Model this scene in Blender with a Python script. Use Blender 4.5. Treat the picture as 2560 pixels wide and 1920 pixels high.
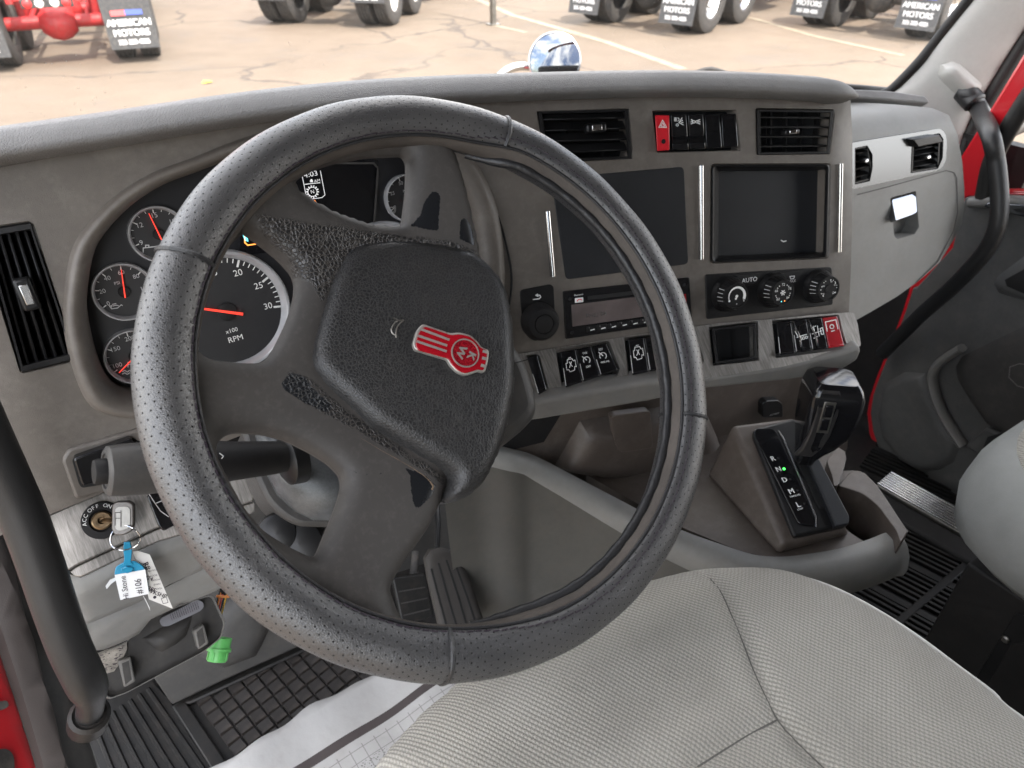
import bpy, bmesh, math, random
import numpy as np
from mathutils import Vector, Matrix
from mathutils.geometry import delaunay_2d_cdt
random.seed(4)
R_ = math.radians
for o in list(bpy.data.objects): bpy.data.objects.remove(o)
scn = bpy.context.scene
COL = scn.collection

# ------------------------------------------------------------------ camera, sky, sun, exposure
F = 1750.0                       # focal length in pixels of the 2560 px wide photograph
YAW, PIT = R_(33), R_(35.5)
CA = np.array([math.sin(YAW)*math.cos(PIT), math.cos(YAW)*math.cos(PIT), -math.sin(PIT)])
CR = np.array([math.cos(YAW), -math.sin(YAW), 0.0])
CU = np.cross(CR, CA)
CP = np.array([-.2, -.46, 1.08])
cam = bpy.data.cameras.new('camera'); cam_o = bpy.data.objects.new('camera', cam); COL.objects.link(cam_o)
cam.sensor_width = 36; cam.lens = F/2560*36; cam.clip_start = .02; cam.clip_end = 2000
m = Matrix.Identity(4)
for i in range(3):
    m[i][0] = CR[i]; m[i][1] = CU[i]; m[i][2] = -CA[i]; m[i][3] = CP[i]
cam_o.matrix_world = m
scn.camera = cam_o
cam.dof.use_dof = True; cam.dof.focus_distance = .72; cam.dof.aperture_fstop = 9.0

SUN_EL, SUN_AZ = R_(55), R_(174)          # azimuth measured clockwise from the truck's heading (+Y)
w = bpy.data.worlds.new('World'); scn.world = w; w.use_nodes = True
wn = w.node_tree.nodes; wl = w.node_tree.links; wn.clear()
sky = wn.new('ShaderNodeTexSky'); sky.sky_type = 'NISHITA'; sky.sun_disc = False
sky.sun_elevation = SUN_EL; sky.sun_rotation = SUN_AZ; sky.air_density = 1.0; sky.dust_density = 2.5; sky.ozone_density = 1.0
tc = wn.new('ShaderNodeTexCoord'); mp = wn.new('ShaderNodeMapping'); mp.inputs['Scale'].default_value = (1.5, 1.5, 4)
nz = wn.new('ShaderNodeTexNoise'); nz.inputs['Scale'].default_value = 2.2; nz.inputs['Detail'].default_value = 6; nz.inputs['Roughness'].default_value = .6
rp = wn.new('ShaderNodeValToRGB'); rp.color_ramp.elements[0].position = .40; rp.color_ramp.elements[1].position = .58
mx = wn.new('ShaderNodeMixRGB'); mx.inputs[2].default_value = (9.5, 9.2, 8.8, 1)
bg = wn.new('ShaderNodeBackground'); bg.inputs[1].default_value = .15; wo = wn.new('ShaderNodeOutputWorld')
wl.new(tc.outputs['Generated'], mp.inputs[0]); wl.new(mp.outputs[0], nz.inputs[0]); wl.new(nz.outputs[0], rp.inputs[0])
wl.new(rp.outputs[0], mx.inputs[0]); wl.new(sky.outputs[0], mx.inputs[1]); wl.new(mx.outputs[0], bg.inputs[0]); wl.new(bg.outputs[0], wo.inputs[0])
sl = bpy.data.lights.new('sun', 'SUN'); sl.energy = 2.0; sl.angle = R_(.5); sl.color = (1, .93, .84)
so = bpy.data.objects.new('sun', sl); COL.objects.link(so)
sd = Vector((math.sin(SUN_AZ)*math.cos(SUN_EL), math.cos(SUN_AZ)*math.cos(SUN_EL), math.sin(SUN_EL)))
so.rotation_euler = (-sd).to_track_quat('-Z', 'Y').to_euler(); so.location = (0, 0, 8)
scn.view_settings.view_transform = 'Standard'; scn.view_settings.look = 'None'
scn.view_settings.exposure = 2.25; scn.view_settings.gamma = 1.0
cy = scn.cycles; cy.max_bounces = 5; cy.diffuse_bounces = 3; cy.glossy_bounces = 3; cy.transparent_max_bounces = 6; cy.transmission_bounces = 3
scn.render.resolution_x = 1024; scn.render.resolution_y = 768

# ------------------------------------------------------------------ rays, planes, surfaces
def ray(px, py): return CA + (px-1280)/F*CR - (py-960)/F*CU
def V3(*a): return np.array(a, float)
def at(px, py, ax, val):
    d = ray(px, py); return CP + d*((val-CP[ax])/d[ax])
def dep(px, py, D): return CP + D*ray(px, py)
def unit(v): v = np.asarray(v, float); return v/np.linalg.norm(v)
def zz(ox, oy, s):                # coordinates read off an enlarged crop of the photograph
    return lambda *pts: [(ox+x*s, oy+y*s) for x, y in pts]
class Pl:
    def __init__(s, P0, n, e1=None):
        s.P = np.asarray(P0, float); s.n = unit(n)
        e1 = np.cross((0, 0, 1.), s.n) if e1 is None else np.asarray(e1, float)
        e1 = e1 - s.n*np.dot(e1, s.n); s.e1 = unit(e1); s.e2 = np.cross(s.n, s.e1)
    def pt(s, px, py, h=0):
        d = ray(px, py); return CP + d*(np.dot(s.P+s.n*h-CP, s.n)/np.dot(d, s.n))
    def uv(s, px, py, h=0):
        q = s.pt(px, py, h)-s.P; return (float(q@s.e1), float(q@s.e2))
    def w(s, u, v, h=0): return s.P+s.e1*u+s.e2*v+s.n*h
    def off(s, h): return Pl(s.P+s.n*h, s.n, s.e1)
def nrm(al, t):
    al, t = R_(al), R_(t); return V3(-math.sin(al)*math.cos(t), -math.cos(al)*math.cos(t), math.sin(t))
class Surf:                        # implicit smooth surface, F(p) = height above it
    def __init__(s, f): s.f = f
    def pt(s, px, py, h=0):
        d = ray(px, py); lo, hi = .15, 4.0
        t = lo; ok = None
        while t < hi:
            if s.f(CP+d*t) < h: ok = t; break
            t += .03
        if ok is None: return CP+d*hi
        lo, hi = ok-.03, ok
        for _ in range(22):
            mid = .5*(lo+hi)
            if s.f(CP+d*mid) < h: hi = mid
            else: lo = mid
        return CP+d*hi
    def nrmal(s, p):
        g = V3(*[s.f(p+V3(*(1e-4*(j == i) for j in range(3))))-s.f(p-V3(*(1e-4*(j == i) for j in range(3)))) for i in range(3)])
        return unit(g)
def inpoly(P, x, y):
    c = False; n = len(P); j = n-1
    for i in range(n):
        xi, yi = P[i]; xj, yj = P[j]
        if (yi > y) != (yj > y) and x < (xj-xi)*(y-yi)/(yj-yi)+xi: c = not c
        j = i
    return c
def pdist(P, X):                   # distance of the points X (n,2) to the closed polygon P
    P = np.asarray(P, float); X = np.asarray(X, float); best = np.full(len(X), 1e9)
    for i in range(len(P)):
        a, b = P[i], P[(i+1) % len(P)]; ab = b-a; L = ab@ab+1e-18
        t = np.clip(((X-a)@ab)/L, 0, 1); best = np.minimum(best, np.hypot(*(X-a-t[:, None]*ab).T))
    return best
def inpolys(P, X):
    P = np.asarray(P, float); c = np.zeros(len(X), bool); n = len(P); x, y = X[:, 0], X[:, 1]; j = n-1
    for i in range(n):
        xi, yi = P[i]; xj, yj = P[j]
        k = (yi > y) != (yj > y)
        c ^= k & (x < (xj-xi)*(y-yi)/((yj-yi) if yj != yi else 1e-12)+xi); j = i
    return c
def rpoly(pts, r, seg=4):
    if not r: return [tuple(p) for p in pts]
    out = []; n = len(pts); P = [np.array(p, float) for p in pts]
    for i in range(n):
        p0, p1, p2 = P[i-1], P[i], P[(i+1) % n]
        a, b = p0-p1, p2-p1; la, lb = np.linalg.norm(a), np.linalg.norm(b)
        rr = min(r, la*.45, lb*.45); A, B = p1+a/la*rr, p1+b/lb*rr
        for k in range(seg+1):
            t = k/seg; out.append(tuple((1-t)**2*A+2*t*(1-t)*p1+t*t*B))
    return out
def scalep(pts, s, sy=None):
    c = np.mean(np.array(pts, float), 0); sy = s if sy is None else sy
    return [(c[0]+(x-c[0])*s, c[1]+(y-c[1])*sy) for x, y in pts]
def smoothpath(pts, n=6):          # Catmull-Rom through the points
    P = [np.asarray(p, float) for p in pts]; P = [2*P[0]-P[1]]+P+[2*P[-1]-P[-2]]; out = []
    for i in range(1, len(P)-2):
        for k in range(n):
            t = k/n; a, b, c, d = P[i-1], P[i], P[i+1], P[i+2]
            out.append(.5*((2*b)+(c-a)*t+(2*a-5*b+4*c-d)*t*t+(-a+3*b-3*c+d)*t**3))
    out.append(P[-2]); return out
def sclosed(pts, n=5):
    P = [np.asarray(p, float) for p in pts]; N = len(P); out = []
    for i in range(N):
        a, b, c, d = P[i-1], P[i], P[(i+1) % N], P[(i+2) % N]
        for k in range(n):
            t = k/n; out.append(tuple(.5*((2*b)+(c-a)*t+(2*a-5*b+4*c-d)*t*t+(-a+3*b-3*c+d)*t**3)))
    return out

# ------------------------------------------------------------------ objects
def thing(name, label, cat, loc=(0, 0, 0), group=None, kind=None):
    o = bpy.data.objects.new(name, None); COL.objects.link(o); o.location = [float(c) for c in loc]
    o.empty_display_size = .02; tag(o, label, cat, group, kind); return o
def tag(o, label=None, cat=None, group=None, kind=None):
    if label: o['label'] = label
    if cat: o['category'] = cat
    if group: o['group'] = group
    if kind: o['kind'] = kind
    return o
def wloc(o):
    v = Vector((0, 0, 0))
    while o: v = v+o.location; o = o.parent
    return v
def mk(name, verts, faces, mat, parent=None, smooth=35, uv=None, bev=0, bseg=2, attr=None, label=None):
    base = wloc(parent) if parent else Vector((0, 0, 0))
    me = bpy.data.meshes.new(name)
    b = np.array(base)
    me.from_pydata([tuple(np.asarray(v, float)-b) for v in verts], [], [tuple(f) for f in faces])
    me.validate(); me.update()
    if uv is not None:
        l = me.uv_layers.new(name='UVMap')
        arr = np.array([uv[lp.vertex_index] for lp in me.loops], 'f').ravel(); l.data.foreach_set('uv', arr)
    if attr:
        for k, vals in attr.items():
            a = me.attributes.new(k, 'FLOAT', 'POINT'); a.data.foreach_set('value', np.array(vals, 'f'))
    if mat: me.materials.append(mat)
    me.shade_smooth()
    if smooth: me.set_sharp_from_angle(angle=R_(smooth))
    o = bpy.data.objects.new(name, me); COL.objects.link(o); o.parent = parent
    if bev:
        md = o.modifiers.new('bevel', 'BEVEL'); md.width = bev; md.segments = bseg; md.limit_method = 'ANGLE'; md.angle_limit = R_(40)
    if label: o['label'] = label
    return o
def fixnormals(verts, faces):
    bm = bmesh.new(); vs = [bm.verts.new(tuple(v)) for v in verts]
    for f in faces:
        try: bm.faces.new([vs[i] for i in f])
        except ValueError: pass
    bmesh.ops.recalc_face_normals(bm, faces=bm.faces); bm.verts.index_update()
    F_ = [tuple(v.index for v in f.verts) for f in bm.faces]; bm.free(); return F_
def prism(name, pl, pts, h0, h1, mat, parent=None, rnd=0, bev=0, uvpts=False, smooth=35, taper=1.0, bseg=2, label=None):
    """slab whose front face (height h1 on the plane) has the traced outline; h0 is its back"""
    P = pts if uvpts else [pl.uv(x, y, h1) for x, y in pts]
    P = rpoly(P, rnd); n = len(P)
    B = scalep(P, taper) if taper != 1 else P
    vs = [pl.w(u, v, h0) for u, v in B]+[pl.w(u, v, h1) for u, v in P]
    fs = [tuple(range(n-1, -1, -1)), tuple(range(n, 2*n))]+[(i, (i+1) % n, n+(i+1) % n, n+i) for i in range(n)]
    return mk(name, vs, fixnormals(vs, fs), mat, parent, smooth, bev=bev, bseg=bseg, label=label, uv=list(B)+list(P))
def obox(name, c, ax, size, mat, parent=None, bev=0, bseg=2, label=None):
    c = np.asarray(c, float); vs = []
    for i in (-1, 1):
        for j in (-1, 1):
            for k in (-1, 1): vs.append(c+ax[0]*i*size[0]/2+ax[1]*j*size[1]/2+ax[2]*k*size[2]/2)
    fs = [(0, 1, 3, 2), (4, 6, 7, 5), (0, 4, 5, 1), (2, 3, 7, 6), (0, 2, 6, 4), (1, 5, 7, 3)]
    return mk(name, vs, fixnormals(vs, fs), mat, parent, 35, bev=bev, bseg=bseg, label=label)
AX = (V3(1, 0, 0), V3(0, 1, 0), V3(0, 0, 1))
def hexa(name, pts8, mat, parent=None, bev=0, bseg=2, smooth=35, label=None):
    """pts8: bottom ring of four, then top ring of four"""
    fs = [(0, 1, 2, 3), (4, 5, 6, 7)]+[(i, (i+1) % 4, 4+(i+1) % 4, 4+i) for i in range(4)]
    return mk(name, pts8, fixnormals(pts8, fs), mat, parent, smooth, bev=bev, bseg=bseg, label=label)
def loft(name, rings, mat, parent=None, smooth=40, caps=True, closed=False, bev=0, label=None, uv=None):
    n = len(rings[0]); m_ = len(rings); vs = [p for r in rings for p in r]; fs = []
    for i in range(m_ if closed else m_-1):
        j = (i+1) % m_
        for k in range(n): fs.append((i*n+k, i*n+(k+1) % n, j*n+(k+1) % n, j*n+k))
    if caps and not closed: fs += [tuple(range(n-1, -1, -1)), tuple(range((m_-1)*n, m_*n))]
    return mk(name, vs, fixnormals(vs, fs), mat, parent, smooth, bev=bev, label=label, uv=uv)
def frames(path, closed=False):
    P = [np.asarray(p, float) for p in path]; n = len(P); T = []
    for i in range(n):
        a = P[i-1] if (i or closed) else P[i]; b = P[(i+1) % n] if (i < n-1 or closed) else P[i]; T.append(unit(b-a))
    N = np.cross(T[0], (0, 0, 1.)); N = N if np.linalg.norm(N) > .1 else np.cross(T[0], (1., 0, 0)); N = unit(N); out = []
    for t in T:
        N = unit(N-t*np.dot(N, t)); out.append((t, N, np.cross(t, N)))
    return P, out
def tube(name, path, r, mat, parent=None, seg=10, closed=False, caps=True, flat=1.0, label=None, smooth=50):
    P, fr = frames(path, closed); rings = []
    for i, (p, (t, n, b)) in enumerate(zip(P, fr)):
        rr = r[i] if hasattr(r, '__len__') else r
        rings.append([p+rr*(math.cos(a)*n+flat*math.sin(a)*b) for a in [2*math.pi*k/seg for k in range(seg)]])
    return loft(name, rings, mat, parent, smooth, caps, closed, label=label)
def tubegeo(path, r, seg=6):
    P, fr = frames(path); vs = []; fs = []
    for p, (t, n, b) in zip(P, fr):
        vs += [p+r*(math.cos(a)*n+math.sin(a)*b) for a in [2*math.pi*k/seg for k in range(seg)]]
    for i in range(len(P)-1):
        for k in range(seg): fs.append((i*seg+k, i*seg+(k+1) % seg, (i+1)*seg+(k+1) % seg, (i+1)*seg+k))
    fs += [tuple(range(seg-1, -1, -1)), tuple(range((len(P)-1)*seg, len(P)*seg))]
    return vs, fs
def lathe(name, c, axis, prof, mat, parent=None, seg=32, e1=None, smooth=35, label=None, ang=None):
    """prof: (radius, height along axis) from bottom to top"""
    c = np.asarray(c, float); axis = unit(axis)
    e1 = np.cross(axis, (0, 0, 1.)) if e1 is None else e1
    e1 = e1 if np.linalg.norm(e1) > .05 else V3(1, 0, 0); e1 = unit(e1-axis*np.dot(e1, axis)); e2 = np.cross(axis, e1)
    vs = []; fs = []
    for rr, h in prof:
        vs += [c+axis*h+rr*(math.cos(a)*e1+math.sin(a)*e2) for a in [2*math.pi*k/seg for k in range(seg)]]
    for i in range(len(prof)-1):
        for k in range(seg): fs.append((i*seg+k, i*seg+(k+1) % seg, (i+1)*seg+(k+1) % seg, (i+1)*seg+k))
    if prof[0][0] > 1e-5: fs.append(tuple(range(seg-1, -1, -1)))
    if prof[-1][0] > 1e-5: fs.append(tuple(range((len(prof)-1)*seg, len(prof)*seg)))
    return mk(name, vs, fixnormals(vs, fs), mat, parent, smooth, label=label)
class Geo:                          # collects many small pieces that belong to ONE part
    def __init__(s): s.v = []; s.f = []
    def add(s, vf):
        n = len(s.v); s.v += list(vf[0]); s.f += [tuple(i+n for i in f) for f in vf[1]]; return s
    def quad(s, a, b, c, d): return s.add(([a, b, c, d], [(0, 1, 2, 3)]))
    def box(s, c, ax, size):
        vs = [np.asarray(c, float)+ax[0]*i*size[0]/2+ax[1]*j*size[1]/2+ax[2]*k*size[2]/2 for i in (-1, 1) for j in (-1, 1) for k in (-1, 1)]
        return s.add((vs, [(0, 1, 3, 2), (4, 6, 7, 5), (0, 4, 5, 1), (2, 3, 7, 6), (0, 2, 6, 4), (1, 5, 7, 3)]))
    def build(s, name, mat, parent=None, **k):
        return mk(name, s.v, fixnormals(s.v, s.f), mat, parent, **k) if s.v else None
def cdt(loops, grid):
    pts = []; edges = []
    for L in loops:
        n0 = len(pts); pts += [Vector((float(x), float(y))) for x, y in L]; edges += [(n0+i, n0+(i+1) % len(L)) for i in range(len(L))]
    pts += [Vector((float(x), float(y))) for x, y in grid]
    v, e, f, *_ = delaunay_2d_cdt(pts, edges, [], 0, 1e-7)
    return np.array([(p.x, p.y) for p in v]), [tuple(t) for t in f]
def holed(name, surf, outer, holes, mat, parent, step=24, depth=.03, skirt=.03, lip=1.03, lipd=.003, smooth=38):
    """sheet on a surface, outline and holes traced in the photograph; holes get a chamfer and walls"""
    outer = list(outer); HO = [scalep(h, lip) for h in holes]
    xs = [p[0] for p in outer]; ys = [p[1] for p in outer]
    g = np.array([(x, y) for x in np.arange(min(xs), max(xs), step) for y in np.arange(min(ys), max(ys), step)])
    ok = inpolys(outer, g) & (pdist(outer, g) > step*.35)
    for h in HO: ok &= (~inpolys(h, g)) & (pdist(h, g) > step*.3)
    V, T = cdt([outer]+HO, g[ok])
    cen = np.array([V[list(t)].mean(0) for t in T]); keep = inpolys(outer, cen)
    for h in HO: keep &= ~inpolys(h, cen)
    T = [t for t, k in zip(T, keep) if k]
    vs = [surf.pt(x, y, 0) for x, y in V]; fs = []
    for t in T:
        a, b, c = (vs[i] for i in t)
        fs.append(t if np.dot(np.cross(b-a, c-a), CP-a) > 0 else t[::-1])
    def wall(rings):
        n = len(rings[0]); b0 = len(vs)
        for r in rings: vs.extend(r)
        for i in range(len(rings)-1):
            for k in range(n):
                fs.append((b0+i*n+k, b0+i*n+(k+1) % n, b0+(i+1)*n+(k+1) % n, b0+(i+1)*n+k))
    def nn(p): return surf.n if isinstance(surf, Pl) else surf.nrmal(p)
    for h, ho in zip(holes, HO):
        r0 = [surf.pt(x, y) for x, y in ho]; r1 = []; r2 = []
        for x, y in h:
            p = surf.pt(x, y); n_ = nn(p); r1.append(p-n_*lipd); r2.append(p-n_*depth)
        wall([r0, r1, r2])
    if skirt:
        r0 = [surf.pt(x, y) for x, y in outer]; wall([r0, [p-nn(p)*skirt for p in r0]])
    return mk(name, vs, fs, mat, parent, smooth)
def inflate(name, pl, pts, H, wd, mat, parent=None, base=0, skirt=.004, step=.006, rnd=0, hfun=None, holes=(), extra=None, uvpts=False, smooth=50, attr_px=None, rounding=True, label=None, outer_round=True, uvrot=0):
    """pillow on a plane: outline traced, rising with a rounded edge of width wd to height H"""
    hf = hfun or (lambda u, v: base)
    def touv(P):
        if uvpts: return [tuple(p) for p in P]
        out = []
        for x, y in P:
            u, v = pl.uv(x, y, base)
            for _ in range(3): u, v = pl.uv(x, y, hf(u, v))
            out.append((u, v))
        return out
    O = rpoly(touv(pts), rnd); Hs = [touv(h) for h in holes]
    xs = [p[0] for p in O]; ys = [p[1] for p in O]
    g = np.array([(x+(step/2 if j % 2 else 0), y) for j, y in enumerate(np.arange(min(ys), max(ys), step*.87)) for x in np.arange(min(xs), max(xs), step)])
    ok = inpolys(O, g) & (pdist(O, g) > step*.4)
    for h in Hs: ok &= ~inpolys(h, g) & (pdist(h, g) > step*.4)
    # edge rings for a crisp rounded rim
    V, T = cdt([O]+Hs, g[ok])
    cen = np.array([V[list(t)].mean(0) for t in T]); keep = inpolys(O, cen)
    for h in Hs: keep &= ~inpolys(h, cen)
    T = [t for t, k in zip(T, keep) if k]
    d = pdist(O, V) if outer_round else np.full(len(V), 1e9)
    for h in Hs: d = np.minimum(d, pdist(h, V))
    t = np.clip(d/wd, 0, 1); hh = H*np.sqrt(np.clip(1-(1-t)**2, 0, 1))
    vs = []
    for (u, v), h in zip(V, hh):
        vs.append(pl.w(u, v, hf(u, v)+h+(extra(u, v) if extra else 0)))
    fs = []
    for q in T:
        a, b, c = (vs[i] for i in q); fs.append(q if np.dot(np.cross(b-a, c-a), pl.n) > 0 else q[::-1])
    uv = [tuple(p) for p in V]
    at_ = None
    if attr_px:
        at_ = {}
        for nm, polys in attr_px.items():
            val = np.zeros(len(V))
            for P in polys:
                Q = touv(P); dd = pdist(Q, V); s = np.where(inpolys(Q, V), 1, -1)
                val = np.maximum(val, np.clip(.5+s*dd/.008, 0, 1))
            at_[nm] = list(val)
    if skirt:
        for L in [O]+Hs:
            b0 = len(vs); n = len(L)
            for u, v in L:
                h = hf(u, v)+(extra(u, v) if extra else 0); vs += [pl.w(u, v, h), pl.w(u, v, h-skirt)]; uv += [(u, v), (u, v)]
                if at_:
                    for k in at_: at_[k] += [0, 0]
            for i in range(n):
                j = (i+1) % n; fs.append((b0+2*i, b0+2*i+1, b0+2*j+1, b0+2*j))
    if uvrot:
        c_, s_ = math.cos(uvrot), math.sin(uvrot); uv = [(u*c_-v*s_, u*s_+v*c_) for u, v in uv]
    return mk(name, vs, fs, mat, parent, smooth, uv=uv, attr=at_, label=label)
_tc = {}
def textgeo(s):
    if s not in _tc:
        cu = bpy.data.curves.new('t', 'FONT'); cu.body = s; cu.align_x = 'CENTER'; cu.align_y = 'CENTER'; cu.resolution_u = 3
        o = bpy.data.objects.new('t', cu); COL.objects.link(o); bpy.context.view_layer.update()
        me = bpy.data.meshes.new_from_object(o.evaluated_get(bpy.context.evaluated_depsgraph_get()))
        _tc[s] = ([tuple(v.co) for v in me.vertices], [tuple(p.vertices) for p in me.polygons])
        bpy.data.objects.remove(o); bpy.data.curves.remove(cu); bpy.data.meshes.remove(me)
    return _tc[s]
def text(s, pl, px, hpx, mat, parent, h=.0006, ang=0, dirpx=None, name='lettering', sx=1.0, bold=0, geo=None):
    """flat print; hpx = capital height in photograph pixels, px = centre"""
    c = pl.pt(px[0], px[1], h); D = (c-CP)@CA; size = hpx*D/F/.70
    if dirpx is not None:
        e = unit(pl.pt(px[0]+dirpx[0], px[1]+dirpx[1], h)-c); f = np.cross(pl.n, e)
    else:
        e = pl.e1*math.cos(ang)+pl.e2*math.sin(ang); f = np.cross(pl.n, e)
    v, q = textgeo(s); vs = [c+e*x*size*sx+f*y*size for x, y, _ in v]; fs = list(q)
    if bold:
        n = len(vs); vs2 = vs[:]
        for k in (1, 2):
            d = e*size*bold*(1 if k == 1 else -1)
            fs += [tuple(i+n*k for i in p) for p in q]; vs2 += [p+d+pl.n*.00005*k for p in vs]
        vs = vs2
    if geo is not None: geo.add((vs, fs)); return
    return mk(name, vs, fs, mat, parent, 0)
def strokes(lines, pl, wpx, mat, parent, h=.0006, name='symbol', geo=None, closed=False):
    """flat printed line drawing: polylines in photograph pixels"""
    G = geo or Geo()
    for L in lines:
        for (x0, y0), (x1, y1) in zip(L[:-1], L[1:]):
            d = np.array([x1-x0, y1-y0], float); l = np.linalg.norm(d)
            if l < 1e-6: continue
            d /= l; n = np.array([-d[1], d[0]])*wpx/2; d *= wpx/2*.6
            G.quad(*[pl.pt(x, y, h) for x, y in ((x0-d[0]+n[0], y0-d[1]+n[1]), (x1+d[0]+n[0], y1+d[1]+n[1]), (x1+d[0]-n[0], y1+d[1]-n[1]), (x0-d[0]-n[0], y0-d[1]-n[1]))])
    if geo is None: return mk(name, G.v, G.f, mat, parent, 0)
def circ(cx, cy, r, n=16, a0=0, a1=360, ry=None):
    return [(cx+r*math.cos(R_(a0+(a1-a0)*k/n)), cy-(ry or r)*math.sin(R_(a0+(a1-a0)*k/n))) for k in range(n+1)]
def quadpt(Q, s, t):               # Q = TL, TR, BR, BL in pixels
    a = np.array(Q, float); return tuple((a[0]*(1-s)+a[1]*s)*(1-t)+(a[3]*(1-s)+a[2]*s)*t)

# ------------------------------------------------------------------ materials
class NT:
    def __init__(s, name):
        s.m = bpy.data.materials.new(name); s.m.use_nodes = True; s.t = s.m.node_tree; s.N = s.t.nodes; s.L = s.t.links
        s.b = s.N['Principled BSDF']; s.out = s.N['Material Output']
    def new(s, typ, **kw):
        n = s.N.new(typ)
        for k, v in kw.items():
            if k in n.inputs: n.inputs[k].default_value = v
            else: setattr(n, k, v)
        return n
    def link(s, a, b): s.L.new(a, b)
    def math(s, op, a, b=None, c=None):
        n = s.N.new('ShaderNodeMath'); n.operation = op
        for i, x in enumerate((a, b, c)):
            if x is None: continue
            if isinstance(x, (int, float)): n.inputs[i].default_value = x
            else: s.L.new(x, n.inputs[i])
        return n.outputs[0]
    def obj(s, scale=(1, 1, 1), rot=(0, 0, 0), uv=False):
        t = s.N.new('ShaderNodeTexCoord'); mp = s.N.new('ShaderNodeMapping'); mp.inputs['Scale'].default_value = scale; mp.inputs['Rotation'].default_value = rot
        s.L.new(t.outputs['UV' if uv else 'Object'], mp.inputs[0]); return mp.outputs[0]
    def noise(s, vec, scale, detail=3, rough=.5):
        n = s.new('ShaderNodeTexNoise', Scale=scale, Detail=detail, Roughness=rough); s.L.new(vec, n.inputs['Vector']); return n.outputs[0]
    def vor(s, vec, scale, feature='DISTANCE_TO_EDGE', rnd=1.0):
        n = s.new('ShaderNodeTexVoronoi', Scale=scale, feature=feature, Randomness=rnd); s.L.new(vec, n.inputs['Vector']); return n
    def ramp(s, fac, p0, p1, c0=(0, 0, 0, 1), c1=(1, 1, 1, 1)):
        n = s.N.new('ShaderNodeValToRGB'); n.color_ramp.elements[0].position = p0; n.color_ramp.elements[1].position = p1
        n.color_ramp.elements[0].color = c0; n.color_ramp.elements[1].color = c1; s.L.new(fac, n.inputs[0]); return n.outputs[0]
    def mix(s, fac, a, b):
        n = s.N.new('ShaderNodeMixRGB')
        for i, x in enumerate((fac, a, b)):
            if isinstance(x, tuple): n.inputs[i].default_value = x if len(x) == 4 else x+(1,)
            elif isinstance(x, (int, float)): n.inputs[i].default_value = x
            else: s.L.new(x, n.inputs[i])
        return n.outputs[0]
    def bump(s, h, dist, strength=1.0, prev=None):
        n = s.new('ShaderNodeBump', Strength=strength, Distance=dist); s.L.new(h, n.inputs['Height'])
        if prev is not None: s.L.new(prev, n.inputs['Normal'])
        return n.outputs[0]
    def set(s, **kw):
        nm = dict(col='Base Color', rough='Roughness', metal='Metallic', norm='Normal', spec='Specular IOR Level', coat='Coat Weight', coatr='Coat Roughness', em='Emission Color', ems='Emission Strength', sheen='Sheen Weight', alpha='Alpha')
        for k, v in kw.items():
            i = s.b.inputs[nm[k]]
            if isinstance(v, tuple): i.default_value = v if len(v) == 4 else v+(1,)
            elif isinstance(v, (int, float)): i.default_value = v
            else: s.L.new(v, i)
        return s.m
def plastic(name, col, rough=.5, grain=900, gs=.25, var=.12, vscale=9, spec=.5, dust=0.0, dustcol=(.3, .27, .23), metal=0, coat=0):
    t = NT(name); v = t.obj()
    n1 = t.noise(v, vscale, 3, .6); n2 = t.noise(v, vscale*14, 2, .6)
    k = t.math('ADD', t.math('MULTIPLY', n1, .7), t.math('MULTIPLY', n2, .3))
    d = tuple(c*(1-var*1.6) for c in col); l = tuple(min(1, c*(1+var*1.6)) for c in col)
    c = t.ramp(k, .3, .7, d+(1,), l+(1,))
    if dust:
        dn = t.ramp(t.noise(v, 30, 5, .75), .48, .72); c = t.mix(t.math('MULTIPLY', dn, dust), c, dustcol)
    kw = dict(col=c, rough=t.math('ADD', t.math('MULTIPLY', n2, .16), rough-.08), spec=spec, metal=metal, coat=coat)
    if grain: kw['norm'] = t.bump(t.noise(v, grain, 2, .5), .0006, gs)
    return t.set(**kw)
def flat(name, col, rough=.5, metal=0, em=0, coat=0):
    t = NT(name); v = t.obj(); n = t.noise(v, 60, 3)
    c = t.ramp(n, .3, .7, tuple(x*.9 for x in col)+(1,), tuple(min(1, x*1.08) for x in col)+(1,))
    kw = dict(col=c, rough=rough, metal=metal, coat=coat)
    if em: kw.update(em=col, ems=em)
    return t.set(**kw)
def leather(name, col, rough=.45, cell=330, dist=.0012, strength=.6, var=.15, wear=0.0, wearcol=(.1, .085, .07), groove=None):
    t = NT(name); v = t.obj()
    wv = t.new('ShaderNodeVectorMath', operation='ADD'); nn = t.new('ShaderNodeTexNoise', Scale=70.0, Detail=2.0); t.link(v, nn.inputs['Vector'])
    sc = t.new('ShaderNodeVectorMath', operation='SCALE'); sc.inputs['Scale'].default_value = .006; t.link(nn.outputs['Color'], sc.inputs[0])
    t.link(v, wv.inputs[0]); t.link(sc.outputs[0], wv.inputs[1])
    vo = t.vor(wv.outputs[0], cell); e = t.ramp(vo.outputs['Distance'], .0, .22)
    n = t.noise(v, 12, 5, .6)
    c = t.ramp(n, .3, .72, tuple(x*(1-var) for x in col)+(1,), tuple(x*(1+var) for x in col)+(1,))
    if wear:
        wn_ = t.ramp(t.noise(v, 16, 7, .65), .52, .7); c = t.mix(t.math('MULTIPLY', wn_, wear), c, wearcol)
    if groove: c = t.mix(t.ramp(vo.outputs['Distance'], .0, .13, (.75, .75, .75, 1), (0, 0, 0, 1)), c, groove)
    r = t.math('ADD', t.math('MULTIPLY', t.math('SUBTRACT', 1.0, e), .18), rough)
    return t.set(col=c, rough=r, norm=t.bump(t.noise(v, 1500, 2), .0002, .2, t.bump(e, dist, strength)))
M = {}
M['fascia'] = plastic('fascia_brown_plastic', (.112, .098, .084), .46, 1400, .35, .12, dust=.3, dustcol=(.24, .22, .195), spec=.5)
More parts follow.
